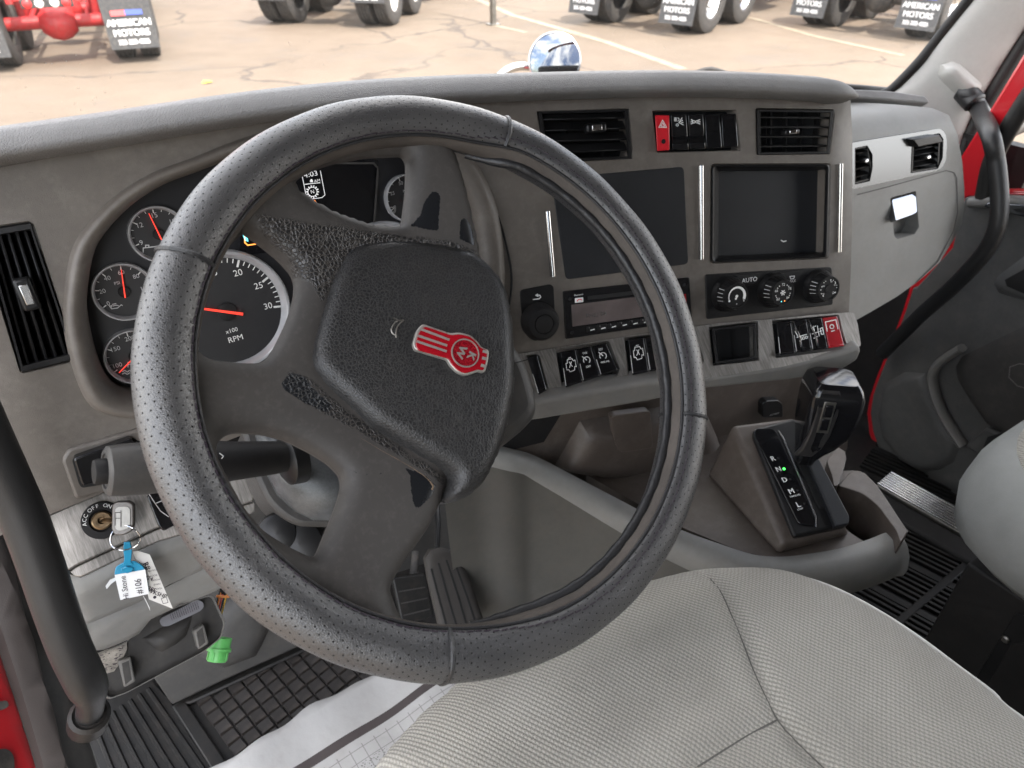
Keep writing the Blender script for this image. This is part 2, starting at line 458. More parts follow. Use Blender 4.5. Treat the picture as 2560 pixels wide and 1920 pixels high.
M['fascia2'] = plastic('lower_brown_plastic', (.078, .063, .053), .44, 1400, .3, .12, dust=.25, dustcol=(.2, .175, .155), spec=.5)
M['pad'] = leather('dash_top_vinyl', (.16, .155, .15), .5, 420, .0008, .5)
M['padunder'] = plastic('dash_under_pad', (.035, .033, .031), .6)
M['grey'] = plastic('light_grey_plastic', (.205, .203, .192), .46, 1500, .35, .08, dust=.2, dustcol=(.2, .17, .14))
M['greym'] = plastic('mid_grey_plastic', (.155, .15, .14), .5, 1500, .35, .1, dust=.3, dustcol=(.22, .19, .15))
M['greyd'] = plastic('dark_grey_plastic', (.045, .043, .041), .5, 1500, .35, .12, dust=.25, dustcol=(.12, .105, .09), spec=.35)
M['greyf'] = plastic('footwell_grey', (.088, .084, .075), .55, 1500, .3, .1, dust=.3, dustcol=(.13, .11, .09), spec=.35)
M['pillar'] = plastic('pillar_pale_grey', (.38, .372, .35), .55, 1500, .2, .05)
M['black'] = plastic('black_plastic', (.010, .010, .0105), .36, 1600, .15, .15, dust=.08, dustcol=(.06, .055, .05), spec=.32)
M['blackm'] = plastic('black_matte', (.013, .0125, .0125), .6, 1600, .25, .15, dust=.15, dustcol=(.05, .045, .04), spec=.25)
M['gloss'] = plastic('black_gloss', (.008, .008, .009), .14, 0, 0, .1)
M['screen'] = plastic('screen_charcoal', (.016, .017, .019), .42, 2200, .3, .08, spec=.3)
M['void'] = flat('deep_black', (.006, .006, .006), .8)
M['dial'] = plastic('gauge_face', (.021, .021, .022), .5, 0, 0, .1, dust=.1, dustcol=(.06, .055, .05))
M['cluster'] = plastic('cluster_panel', (.009, .009, .011), .42, 0, 0, .1)
M['white'] = flat('print_white', (.8, .8, .78), .5)
M['whiteg'] = flat('print_grey', (.5, .5, .5), .5)
M['lit'] = flat('display_white', (.7, .7, .7), .5, em=.12)
M['orange'] = flat('display_orange', (.9, .28, .05), .5, em=.5)
M['cyan'] = flat('display_cyan', (.12, .6, .65), .5, em=.4)
M['green'] = flat('led_green', (.05, .9, .08), .4, em=1.2)
M['greent'] = flat('tick_green', (.12, .6, .1), .5)
M['needle'] = flat('needle_red', (.85, .05, .03), .4, em=.25)
M['redsw'] = flat('switch_red', (.58, .012, .022), .35)
M['redsw2'] = flat('switch_dark_red', (.33, .008, .014), .25)
M['redlamp'] = flat('lamp_red', (.7, .03, .03), .3)
M['whitelamp'] = flat('lamp_clear', (.75, .72, .66), .25)
M['orangelamp'] = flat('lamp_orange', (.8, .3, .06), .3)
M['chrome'] = flat('chrome', (.5, .5, .5), .1, 1)
M['bezel'] = flat('bezel_chrome', (.75, .75, .76), .22, .6)
M['doorgrey'] = plastic('door_grey', (.072, .071, .069), .5, 1500, .35, .12, dust=.25, dustcol=(.14, .125, .11), spec=.35)
M['chromed'] = flat('dull_chrome', (.5, .5, .5), .25, 1)
M['steel'] = plastic('worn_steel', (.25, .24, .22), .4, 300, .2, .2, metal=1)
M['brass'] = plastic('worn_brass', (.28, .2, .12), .35, 400, .3, .3, metal=1)
M['rubber'] = plastic('black_rubber', (.012, .0115, .011), .5, 500, .3, .2, dust=.35, dustcol=(.045, .036, .03), spec=.3)
M['tyre'] = plastic('tyre_rubber', (.035, .034, .033), .8, 60, .3, .2, dust=.5, dustcol=(.16, .13, .1))
M['handle'] = leather('grab_handle_vinyl', (.014, .014, .0145), .34, 900, .0003, .25)
M['trimbrown'] = plastic('door_jamb_trim', (.045, .037, .034), .6, 900, .3, .12)
M['green_conn'] = plastic('green_connector', (.1, .4, .1), .4, 400, .1, .12)
M['blue_tag'] = flat('clear_blue_plastic', (.02, .25, .42), .2, coat=.5)
M['paper'] = plastic('tag_paper', (.72, .70, .66), .7, 600, .1, .06)
M['paperw'] = plastic('white_card', (.76, .76, .75), .6, 600, .1, .04)
M['ink'] = flat('ink', (.03, .02, .03), .7)
M['pinkred'] = flat('flag_red', (.6, .12, .12), .6); M['flagblue'] = flat('flag_blue', (.08, .12, .4), .6)
M['flap'] = plastic('mud_flap', (.045, .046, .048), .7, 0, 0, .15, dust=.4, dustcol=(.2, .18, .15))
M['alu'] = flat('polished_aluminium', (.78, .77, .75), .2, 1)
M['steelrim'] = flat('white_wheel', (.6, .59, .56), .4)
M['emblem_red'] = flat('enamel_red', (.34, .006, .014), .2, coat=.6)
M['emblem_silver'] = flat('emblem_silver', (.42, .40, .365), .3, .5)
M['wire_r'] = flat('wire_red', (.45, .05, .03), .5); M['wire_y'] = flat('wire_yellow', (.6, .38, .04), .5); M['wire_o'] = flat('wire_orange', (.6, .2, .04), .5); M['wire_k'] = flat('wire_black', (.02, .02, .02), .5)
M['redchassis'] = plastic('red_chassis', (.36, .010, .013), .5, 0, 0, .15, dust=.45, dustcol=(.2, .13, .1))
M['chassis'] = plastic('chassis_black', (.03, .029, .028), .7, 0, 0, .2, dust=.5, dustcol=(.14, .12, .1))
def mat_special():
    # red paint
    t = NT('red_paint'); v = t.obj()
    ch = t.ramp(t.noise(v, 45, 6, .7), .69, .71)
    M['redpaint'] = t.set(col=t.mix(ch, (.43, .008, .014, 1), (.3, .24, .2, 1)), rough=.3, coat=.8, coatr=.06)
    t = NT('red_paint_clean'); M['redclean'] = t.set(col=(.45, .008, .015), rough=.3, coat=.9, coatr=.05)
    # sparkling enamel
    t = NT('enamel_sparkle'); v = t.obj(); vo = t.vor(v, 1400, 'F1'); vo2 = t.new('ShaderNodeSeparateColor'); t.link(vo.outputs['Color'], vo2.inputs[0])
    M['sparkle'] = t.set(col=t.ramp(vo2.outputs[0], .2, .9, (.2, .0, .008, 1), (.6, .02, .035, 1)), rough=.3, metal=.4, coat=.6)
    # brushed aluminium: long scratches running diagonally
    t = NT('brushed_metal'); v = t.obj((420, 40, 40), (0, R_(48), 0)); v2 = t.obj()
    n = t.noise(v, 1.0, 5, .7); n2 = t.noise(v2, 25, 4)
    c = t.ramp(t.math('ADD', t.math('MULTIPLY', n, .8), t.math('MULTIPLY', n2, .2)), .3, .7, (.15, .142, .13, 1), (.42, .40, .375, 1))
    M['brushed'] = t.set(col=c, metal=.75, rough=t.math('ADD', t.math('MULTIPLY', n, .25), .27), norm=t.bump(n, .0004, .5))
    t = NT('satin_silver'); M['silver'] = t.set(col=(.13, .137, .145), metal=.85, rough=.2)
    t = NT('mirror_glass'); M['mirror'] = t.set(col=(.27, .28, .29), metal=1.0, rough=.02)
    # steering wheel cover: grained leather with a staggered grid of punched holes (UV in metres)
    t = NT('perforated_leather'); uv = t.obj(uv=True); sp = t.new('ShaderNodeSeparateXYZ'); t.link(uv, sp.inputs[0])
    A, B = .0104, .0066
    def dots(ou, ov):
        fu = t.math('SUBTRACT', t.math('FRACT', t.math('ADD', t.math('DIVIDE', sp.outputs[0], A), ou)), .5)
        fv = t.math('SUBTRACT', t.math('FRACT', t.math('ADD', t.math('DIVIDE', sp.outputs[1], B), ov)), .5)
        fu = t.math('MULTIPLY', fu, A); fv = t.math('MULTIPLY', fv, B)
        return t.math('SQRT', t.math('ADD', t.math('MULTIPLY', fu, fu), t.math('MULTIPLY', fv, fv)))
    d = t.math('MINIMUM', dots(0, 0), dots(.5, .5)); hole = t.ramp(t.math('MULTIPLY', d, 1000), .42, .75)
    v = t.obj(); vo = t.vor(v, 620); e = t.ramp(vo.outputs['Distance'], 0, .25)
    wr = t.noise(t.obj((1, 1, 1)), 190, 4, .65)
    n = t.noise(v, 9, 5, .65)
    c = t.ramp(n, .3, .75, (.034, .034, .0355, 1), (.066, .064, .063, 1)); c = t.mix(t.math('SUBTRACT', 1.0, hole), c, (.002, .002, .002, 1))
    b = t.bump(hole, .0010, .7, t.bump(e, .0004, .35, t.bump(wr, .0009, .25)))
    M['cover'] = t.set(col=c, rough=t.math('ADD', t.math('MULTIPLY', wr, .2), .26), norm=b, spec=t.math('MULTIPLY', hole, 1.0))
    t = NT('cover_cord'); v = t.obj(); b = t.bump(t.noise(v, 380, 3), .001, .7); M['cord'] = t.set(col=(.022, .022, .023), rough=.4, norm=b)
    # worn suede-like spokes with the coat rubbed through in shaped patches
    t = NT('worn_spoke'); v = t.obj(); at_ = t.new('ShaderNodeAttribute', attribute_name='patch'); gr = t.new('ShaderNodeAttribute', attribute_name='grain')
    n = t.noise(v, 130, 5, .7)
    pk = t.ramp(t.math('ADD', at_.outputs['Fac'], t.math('MULTIPLY', t.math('SUBTRACT', n, .5), .45)), .49, .52)
    gk = t.ramp(t.math('ADD', gr.outputs['Fac'], t.math('MULTIPLY', t.math('SUBTRACT', n, .5), .5)), .4, .6)
    n1 = t.noise(v, 6, 4, .55); n2 = t.noise(v, 160, 5, .7)
    base = t.ramp(n1, .3, .72, (.034, .031, .029, 1), (.062, .056, .051, 1)); base = t.mix(t.math('MULTIPLY', t.ramp(n2, .5, .75), .5), base, (.095, .086, .078, 1))
    vo = t.vor(v, 330); e = t.ramp(vo.outputs['Distance'], 0, .16)
    c = t.mix(gk, base, t.mix(e, (.055, .049, .044, 1), (.020, .019, .019, 1))); c = t.mix(pk, c, (.013, .014, .016, 1))
    sp1 = t.noise(v, 700, 3); cr = t.vor(t.obj(), 26); crk = t.ramp(cr.outputs['Distance'], .0, .012)
    pit = t.ramp(t.vor(v, 170, 'F1').outputs['Distance'], .0, .16)
    hb = t.math('ADD', t.math('MULTIPLY', t.math('MULTIPLY', e, gk), 1.0), t.math('MULTIPLY', sp1, .15)); hb = t.math('ADD', hb, t.math('MULTIPLY', pit, .12)); hb = t.math('SUBTRACT', hb, t.math('MULTIPLY', pk, .55))
    rr = t.math('SUBTRACT', .62, t.math('MULTIPLY', gk, .3)); rr = t.math('SUBTRACT', rr, t.math('MULTIPLY', pk, .42)); rr = t.math('MAXIMUM', rr, .26)
    M['spoke'] = t.set(col=c, rough=rr, norm=t.bump(hb, .0008, .5))
    M['rim'] = plastic('rim_suede', (.075, .064, .055), .8, 700, .5, .2, 20)
    M['airbag'] = leather('airbag_leather', (.019, .019, .0195), .31, 400, .0005, .35, .1, .3, (.04, .035, .03), groove=(.05, .048, .046))
    # woven seat cloth (UV in metres): cream tufts in staggered rows over a grey ground
    t = NT('seat_weave'); uv = t.obj((1, 1, 1), uv=True)
    warp = t.new('ShaderNodeTexNoise', Scale=9.0, Detail=2.0); t.link(uv, warp.inputs['Vector'])
    sc = t.new('ShaderNodeVectorMath', operation='SCALE'); sc.inputs['Scale'].default_value = .004; t.link(warp.outputs['Color'], sc.inputs[0])
    ad = t.new('ShaderNodeVectorMath', operation='ADD'); t.link(uv, ad.inputs[0]); t.link(sc.outputs[0], ad.inputs[1])
    sp = t.new('ShaderNodeSeparateXYZ'); t.link(ad.outputs[0], sp.inputs[0])
    A, B = .0046, .0053
    def tuft(ou, ov):
        fu = t.math('SUBTRACT', t.math('FRACT', t.math('ADD', t.math('DIVIDE', sp.outputs[0], A), ou)), .5)
        fv = t.math('SUBTRACT', t.math('FRACT', t.math('ADD', t.math('DIVIDE', sp.outputs[1], B), ov)), .5)
        fu = t.math('ADD', fu, t.math('MULTIPLY', fv, .35)); fu = t.math('MULTIPLY', fu, 1.25)
        return t.math('SQRT', t.math('ADD', t.math('MULTIPLY', fu, fu), t.math('MULTIPLY', fv, fv)))
    d = t.math('MINIMUM', tuft(0, 0), tuft(.5, .5)); fine = t.noise(uv, 950, 4, .7); mid = t.noise(uv, 420, 2)
    k = t.ramp(t.math('ADD', d, t.math('MULTIPLY', t.math('SUBTRACT', fine, .5), .95)), .10, .50, (1, 1, 1, 1), (0, 0, 0, 1))
    big = t.noise(uv, 5, 5, .6)
    lt = t.ramp(big, .3, .7, (.37, .348, .30, 1), (.48, .456, .40, 1)); dk = t.ramp(big, .3, .7, (.18, .17, .15, 1), (.235, .222, .2, 1))
    hgt = t.math('ADD', k, t.math('MULTIPLY', fine, .5))
    M['weave'] = t.set(col=t.mix(k, dk, lt), rough=.9, sheen=.2, norm=t.bump(hgt, .0016, .7))
    M['vinyl'] = leather('seat_vinyl', (.22, .225, .215), .48, 700, .0004, .3)
    M['stitch'] = flat('seam_thread', (.10, .095, .085), .8); M['piping'] = flat('seat_piping', (.6, .59, .56), .6)
    # printed paper floor mat (UV in metres, v across from the left edge)
    t = NT('printed_paper'); uv = t.obj(uv=True); sp = t.new('ShaderNodeSeparateXYZ'); t.link(uv, sp.inputs[0]); u, v = sp.outputs[0], sp.outputs[1]
    def line(x, per, wd): return t.math('LESS_THAN', t.math('FRACT', t.math('DIVIDE', x, per)), wd/per)
    grid = t.math('MAXIMUM', line(u, .022, .0014), line(v, .022, .0014)); inside = t.math('GREATER_THAN', v, .105)
    band = t.math('MULTIPLY', t.math('GREATER_THAN', v, .078), t.math('LESS_THAN', v, .094))
    n = t.noise(uv, 11, 3); zone = t.math('MULTIPLY', t.math('GREATER_THAN', n, .5), t.math('GREATER_THAN', v, .135))
    spots = t.math('MULTIPLY', t.math('LESS_THAN', t.vor(uv, 290, 'F1').outputs['Distance'], .3), zone)
    ink = t.math('MAXIMUM', band, t.math('MAXIMUM', t.math('MULTIPLY', t.math('MULTIPLY', grid, inside), .5), t.math('MULTIPLY', spots, .75)))
    dirt = t.ramp(t.noise(uv, 14, 6, .65), .5, .85); c = t.mix(t.math('MULTIPLY', dirt, .3), (.37, .365, .36, 1), (.2, .17, .14, 1))
    M['papermat'] = t.set(col=t.mix(ink, c, (.05, .04, .04, 1)), rough=.75, norm=t.bump(t.noise(uv, 22, 5), .008, .35))
    # lot surface
    t = NT('lot_asphalt'); v = t.obj()
    n1 = t.noise(v, .35, 6, .6); n2 = t.noise(v, 2.2, 6, .65); n3 = t.noise(v, 14, 5, .7); n4 = t.noise(v, 90, 2, .6)
    k = t.math('ADD', t.math('ADD', t.math('MULTIPLY', n1, .35), t.math('MULTIPLY', n2, .25)), t.math('ADD', t.math('MULTIPLY', n3, .22), t.math('MULTIPLY', n4, .18)))
    c = t.ramp(k, .36, .64, (.105, .079, .055, 1), (.168, .132, .097, 1))
    wv = t.new('ShaderNodeVectorMath', operation='ADD'); nn = t.new('ShaderNodeTexNoise', Scale=.9, Detail=5.0); t.link(v, nn.inputs['Vector'])
    sc = t.new('ShaderNodeVectorMath', operation='SCALE'); sc.inputs['Scale'].default_value = 1.3; t.link(nn.outputs['Color'], sc.inputs[0]); t.link(v, wv.inputs[0]); t.link(sc.outputs[0], wv.inputs[1])
    cr = t.vor(wv.outputs[0], .24); crk = t.ramp(cr.outputs['Distance'], .002, .010); pres = t.ramp(t.noise(v, .3, 3), .53, .60)
    crk2 = t.math('MAXIMUM', crk, pres)
    c = t.mix(t.math('SUBTRACT', 1.0, crk2), c, (.07, .056, .045, 1))
    stain = t.ramp(t.noise(v, .8, 6, .72), .54, .70); c = t.mix(t.math('MULTIPLY', stain, .55), c, (.11, .096, .082, 1))
    M['asphalt'] = t.set(col=c, rough=.88, norm=t.bump(n4, .02, .4, t.bump(crk2, .02, .5)))
    t = NT('faded_line_paint'); v = t.obj(); wr = t.ramp(t.noise(v, 6, 6, .7), .35, .6); M['line'] = t.set(col=t.mix(wr, (.17, .14, .105, 1), (.27, .235, .165, 1)), rough=.8)
    # clear glass with a trace of dust
    def glass(name, dust):
        t = NT(name); tr = t.new('ShaderNodeBsdfTransparent'); gl = t.new('ShaderNodeBsdfGlossy', Roughness=.0); df = t.new('ShaderNodeBsdfDiffuse')
        df.inputs[0].default_value = (.7, .68, .64, 1); fr = t.new('ShaderNodeFresnel', IOR=1.45)
        m1 = t.new('ShaderNodeMixShader'); m2 = t.new('ShaderNodeMixShader'); v = t.obj()
        sp_ = t.math('LESS_THAN', t.vor(v, 110, 'F1').outputs['Distance'], .09); nz_ = t.ramp(t.noise(v, 5, 4), .45, .6)
        fac = t.math('ADD', t.math('MULTIPLY', t.math('MULTIPLY', sp_, nz_), .45*bool(dust)), dust)
        t.link(fr.outputs[0], m1.inputs[0]); t.link(tr.outputs[0], m1.inputs[1]); t.link(gl.outputs[0], m1.inputs[2])
        t.link(fac, m2.inputs[0]); t.link(m1.outputs[0], m2.inputs[1]); t.link(df.outputs[0], m2.inputs[2]); t.link(m2.outputs[0], t.out.inputs[0]); return t.m
    M['glass'] = glass('windshield_glass', .05); M['clear'] = glass('clear_lens', .0)
    t = NT('radio_lens'); v = t.obj(); M['lens'] = t.set(col=t.ramp(t.noise(v, 20, 3), .3, .7, (.075, .06, .058, 1), (.15, .125, .12, 1)), rough=.18)
mat_special()
# ------------------------------------------------------------------ main planes of the cab
WP = Pl((.0269, -.0392, .7565), (.0210, -.7235, .6900))          # steering wheel plane
LF = Pl((-.1, .235, .72), nrm(0, 15))                             # dash in front of the driver
ST = Pl((.3682, .135, .6292), nrm(17, 18))                        # centre stack, turned to the driver
FLOOR = -.10; GZ = -1.0
_ps = ST.pt(2139, 600)
def fD(p):
    x = min(max((p[0]-.02)/.2, 0), 1); x = x*x*(3-2*x)
    d1 = (1-x)*np.dot(p-LF.P, LF.n)+x*np.dot(p-ST.P, ST.n)
    d2 = np.dot(p-_ps, ST.e1); k = .03
    a, b = d1+k, d2+k
    if a > 0 and b > 0: return math.hypot(a, b)-k
    return max(d1, d2)
class SurfMin(Surf):
    def pt(s, px, py, h=0):
        d = ray(px, py); t = .3; best = (1e9, t)
        while t < 2.2:
            v = s.f(CP+d*t)
            if v < h:
                lo, hi = t-.02, t
                for _ in range(20):
                    mid = .5*(lo+hi)
                    if s.f(CP+d*mid) < h: hi = mid
                    else: lo = mid
                return CP+d*hi
            if v < best[0]: best = (v, t)
            t += .02
        return CP+d*best[1]
DS = SurfMin(fD)

# ================================================================== SETTING: ground
ground = mk('ground', [(-150, -60, GZ), (260, -60, GZ), (260, 300, GZ), (-150, 300, GZ)], [(0, 1, 2, 3)], M['asphalt'])
tag(ground, kind='structure')
GP = Pl((0, 0, GZ), (0, 0, 1), (1, 0, 0))
def gline(pxs, wd, name='painted_line'):
    P = [GP.pt(*p) for p in pxs]; P = [np.array([p[0], p[1], GZ+.004]) for p in P]; G = Geo()
    for a, b in zip(P[:-1], P[1:]):
        n = unit(np.cross(b-a, (0, 0, 1.)))*wd/2; G.quad(a-n, b-n, b+n, a+n)
    return mk(name, G.v, G.f, M['line'], ground, 0)
Z2 = zz(1280, 0, .5787)
gline(Z2((-230, -40), (0, 65), (400, 180), (740, 300)), .16)
gline(Z2((940, 60), (1050, 82), (1300, 155), (1690, 240)), .13)
gline(Z2((-100, 105), (60, 140)), .1)

# ================================================================== DASHBOARD
dash = thing('dashboard', 'brown-grey truck dashboard with dark top pad, gauges and centre stack', 'dashboard', (.3, .3, .3))
Z3 = zz(0, 380, .41); Z4 = zz(600, 380, .41); Z5 = zz(1250, 230, .3436); Z6 = zz(1800, 150, .422); Z7 = zz(1250, 650, .3014); Z8 = zz(1700, 620, .5305)
ZP = zz(700, 700, .3616); ZC = zz(500, 1000, .3617); ZK = zz(0, 1050, .3616); ZB = zz(0, 1400, .3165)
vent_l = [(-48, 578), (72, 560), (84, 568), (187, 886), (184, 898), (60, 926), (50, 922), (-30, 660)]
cluster = sclosed([(217, 760), (232, 645), (262, 585), (328, 515), (410, 462), (500, 428), (610, 385), (730, 352), (860, 338), (985, 348), (1080, 388), (1140, 455), (1178, 545), (1192, 650), (1188, 740), (1150, 840), (1060, 920), (900, 965), (620, 1000), (420, 1004), (330, 998), (280, 976), (250, 925), (228, 850)], 3)
vent_c = rpoly(Z5((281, 150), (925, 128), (952, 420), (935, 480), (430, 510), (330, 420)), 4)
sw_top = rpoly(Z5((1120, 140), (1712, 134), (1742, 420), (1152, 436)), 5)
vent_r = rpoly(Z6((222, 288), (668, 296), (672, 330), (645, 552), (228, 558)), 5)
pocket = rpoly([(1783, 414), (2072, 413), (2066, 642), (1781, 654)], 9)
outer = [(-230, 470), (0, 418), (200, 380), (400, 345), (600, 315), (800, 285), (1000, 262), (1280, 243), (1500, 232), (1740, 230), (2000, 236), (2080, 240), (2126, 246), (2131, 350), (2131, 450), (2130, 560), (2127, 680), (2122, 785), (2000, 795), (1800, 812), (1588, 842), (1340, 893), (1000, 968), (760, 1030), (560, 1105), (400, 1175), (253, 1234), (90, 1300), (-80, 1375), (-230, 1440)]
holed('fascia', DS, outer, [vent_l, cluster, vent_c, sw_top, vent_r, pocket], M['fascia'], dash, step=22, depth=.03, skirt=.05, lip=1.045, lipd=.004)
# raised hood around the instrument cluster
def ringstrip(name, surf, loop, offs, mat, parent, smooth=60):
    c = np.mean(np.array(loop), 0); rings = []
    for k, h in offs: rings.append([surf.pt(*(c+(np.array(p)-c)*k), 0)+surf.nrmal(surf.pt(*(c+(np.array(p)-c)*k), 0))*h for p in loop])
    n = len(loop); vs = [p for r in rings for p in r]; fs = []
    for i in range(len(rings)-1):
        for k in range(n): fs.append((i*n+k, i*n+(k+1) % n, (i+1)*n+(k+1) % n, (i+1)*n+k))
    return mk(name, vs, fixnormals(vs, fs), mat, parent, smooth)
LFs = Surf(lambda p: np.dot(p-LF.P, LF.n))
ringstrip('cluster_surround', DS, cluster, [(1.135, -.001), (1.115, .0075), (1.09, .0105), (1.06, .010), (1.03, .006), (1.0, -.004), (.992, -.042)], M['fascia'], dash)
cl_panel = prism('cluster_panel', LF, scalep(cluster, 1.03), -.056, -.042, M['cluster'], dash)
CLP = LF.off(-.042)
# gauges -------------------------------------------------------------
def gauge(c, r, nums, major, minor, needle, extra=(), a0=0, a1=0, nh=14, red=None, hub=.2, numr=.66, arcm=None):
    g = thing('gauge', None, None, (0, 0, 0)); g.parent = dash
    g.location = Vector(CLP.pt(*c))-wloc(dash)
    cen = CLP.pt(*c); D = (cen-CP)@CA
    # radius in metres from the pixel radius, measured along the plane
    rm = np.linalg.norm(CLP.pt(c[0], c[1]-r)-CLP.pt(c[0], c[1]+r))/2*.985
    n = CLP.n
    lathe('dial', cen, n, [(rm*.93, 0), (rm*.93, .0012), (0, .0012)], M['dial'], g, 40)
    lathe('bezel', cen, n, [(rm*1.02, 0), (rm*1.02, .006), (rm*.99, .0092), (rm*.955, .0092), (rm*.89, .0045), (rm*.875, .001)], M['bezel'], g, 48)
    def pos(a, q, h=.0018): return cen+rm*q*(math.cos(R_(a))*CLP.e1+math.sin(R_(a))*CLP.e2)+n*h
    T = Geo()
    for lst, q0, q1, w_ in ((major, .75, .87, .020), (minor, .80, .87, .009)):
        for a in lst:
            d = V3(0, 0, 0)+(-math.sin(R_(a))*CLP.e1+math.cos(R_(a))*CLP.e2)*rm*w_/1.2
            T.quad(pos(a, q0)-d, pos(a, q1)-d, pos(a, q1)+d, pos(a, q0)+d)
    mk('tick_marks', T.v, T.f, M['white'], g, 0)
    L = Geo()
    def put(s, p, hm):
        v, q = textgeo(s); L.add(([p+CLP.e1*x*hm+CLP.e2*y*hm for x, y, _ in v], q))
    for s, a in nums: put(s, pos(a, numr), rm*nh/100*1.4)
    for s, x, y, hh in extra: put(s, cen+rm*(x*CLP.e1+y*CLP.e2)+n*.0018, rm*hh/100*1.4)
    mk('numerals', L.v, L.f, M['whiteg' if rm < .04 else 'white'], g, 0)
    lathe('needle_hub', cen, n, [(rm*hub, .0012), (rm*hub, .004), (rm*hub*.8, .005), (0, .005)], M['blackm'], g, 24)
    a = needle; d = (-math.sin(R_(a))*CLP.e1+math.cos(R_(a))*CLP.e2)*rm
    N = Geo(); p0, p1 = pos(a, -.24 if rm > .05 else -.2, .0062), pos(a, .78, .0055)
    N.quad(p0-d*.022, p1-d*.012, p1+d*.012, p0+d*.022); q = -n*.0012
    N.add(([p0-d*.022, p1-d*.012, p1+d*.012, p0+d*.022]+[x+q for x in (p0-d*.022, p1-d*.012, p1+d*.012, p0+d*.022)], [(0, 1, 5, 4), (1, 2, 6, 5), (2, 3, 7, 6), (3, 0, 4, 7)]))
    mk('needle', N.v, N.f, M['needle'], g, 0)
    return g, pos, cen, rm
lin = lambda a, b, n: [a+(b-a)*k/(n-1) for k in range(n)]
gv, pos, cen, rm = gauge((396, 585), 71, [('9', 195), ('12', 140), ('15', 85), ('18', 30)], lin(195, 30, 4), lin(195, 30, 10), 97, nh=17)
strokes([[(358, 631), (358, 620), (392, 616)], [(364, 618), (364, 613), (372, 613), (372, 617)]], CLP, 2.5, M['whiteg'], gv, .0018)
go, *_ = gauge((310, 728), 72, [('0', 205), ('20', 165), ('40', 122), ('60', 80), ('80', 38), ('100', -5)], lin(205, -5, 6), lin(205, -5, 11), 79, extra=[('PSI', -.12, .33, 11)], nh=15)
strokes([[(273, 764), (279, 772), (294, 770), (303, 762), (306, 764)], [(280, 764), (277, 764), (279, 768)], [(282, 765), (290, 763), (296, 764)], [(281, 761), (290, 759)]], CLP, 2.2, M['whiteg'], go, .0018)
gt, *_ = gauge((336, 889), 68, [('100', 195), ('150', 140), ('200', 85), ('250', 30)], lin(205, 30, 4), lin(205, 30, 10), 212, nh=16)
strokes([[(306, 929), (312, 926), (318, 930), (324, 926), (330, 930)], [(320, 918), (320, 906), (332, 904)], [(320, 912), (328, 910)], [(306, 935), (312, 932), (318, 936), (324, 932)]], CLP, 2.4, M['whiteg'], gt, .0018)
tach, tpos, tcen, trm = gauge((567, 778), 152, [('0', 205), ('5', 165), ('10', 126), ('15', 93), ('20', 59), ('25', 25), ('30', -8)], lin(205, -10, 7), lin(205, -10, 37), 156, extra=[('x100', -.02, -.33, 7), ('RPM', 0, -.48, 9.5)], nh=10.5, numr=.66, hub=.15)
Gt = Geo()
for a in (118, 128, 138):
    d = (math.cos(R_(a))*CLP.e1+math.sin(R_(a))*CLP.e2); tt = np.cross(CLP.n, d)*trm*.05
    p = tpos(a, .62); Gt.quad(p-tt, p+tt, p+tt+d*trm*.03, p-tt+d*trm*.03)
mk('green_band', Gt.v, Gt.f, M['greent'], tach, 0)
gauge((962, 708), 152, [('0', 205), ('20', 165), ('40', 126), ('60', 80), ('80', 25), ('100', -8)], lin(205, -10, 6), lin(205, -10, 26), 200, extra=[('MPH', 0, -.4, 10)], nh=11, hub=.15)
gb, *_ = gauge((1014, 495), 60, [('0', 205), ('25', 152), ('50', 100), ('75', 48), ('100', -5)], lin(205, -5, 5), lin(205, -5, 9), 28, extra=[('PSI', 0, .30, 11), ('B', .33, -.45, 14)], nh=15)
strokes([circ(979, 525, 7), circ(979, 525, 10, 8, 120, 240), circ(979, 525, 10, 8, -60, 60)], CLP, 2, M['whiteg'], gb, .0018)
# driver display ---------------------------------------------------------
disp = prism('display', CLP, [(640, 412), (945, 398), (937, 566), (900, 600), (600, 640), (600, 480)], 0, .003, M['gloss'], dash, rnd=.004)
fr = Z4((820, 75), (842, 100), (818, 432)); strokes([[(700, 408), (935, 408)], fr], CLP, 5, M['greyd'], disp, .006, 'display_frame')
text('4:03', CLP, (777, 436), 12, M['lit'], disp, .004, sx=1.25); text('AM', CLP, (793, 452), 6.5, M['lit'], disp, .004, sx=1.2)
strokes([Z4((395, 197), (488, 187))], CLP, 2, M['lit'], disp, .004)
strokes([Z4((380, 150), (405, 275), (425, 288), (500, 278), (518, 262), (490, 115))], CLP, 1.8, M['lit'], disp, .004)
cx, cy = Z4((442, 243))[0]
strokes([circ(cx, cy, 11.5, 24)], CLP, 1.8, M['lit'], disp, .004)
strokes([[(cx+12*math.cos(k*math.pi/7), cy+12*math.sin(k*math.pi/7)), (cx+15.5*math.cos(k*math.pi/7), cy+15.5*math.sin(k*math.pi/7))] for k in range(14)], CLP, 3, M['lit'], disp, .004)
text('N', CLP, (cx, cy), 9, M['lit'], disp, .004)
strokes([Z4((430, 180), (442, 180)), Z4((432, 175), (436, 170), (440, 175))], CLP, 4, M['lit'], disp, .004)
strokes([Z4((440, 305), (455, 297), (470, 318))], CLP, 3, M['orange'], disp, .004)
strokes([[(612, 590), (612, 606), (619, 613), (660, 607)]], CLP, 3, M['orange'], disp, .004)
Gc = Geo(); Gc.quad(*[CLP.pt(x, y, .004) for x, y in [(604, 580), (618, 588), (621, 604), (612, 602)]]); mk('display_icon', Gc.v, Gc.f, M['cyan'], disp, 0)
tube('cluster_seam', smoothpath([DS.pt(x, y, .0008) for x, y in [(1158, 410), (1174, 441), (1223, 499), (1250, 555), (1266, 615), (1276, 665), (1279, 708), (1273, 761), (1262, 782), (1240, 800)]], 4), .0013, M['void'], dash, 6)
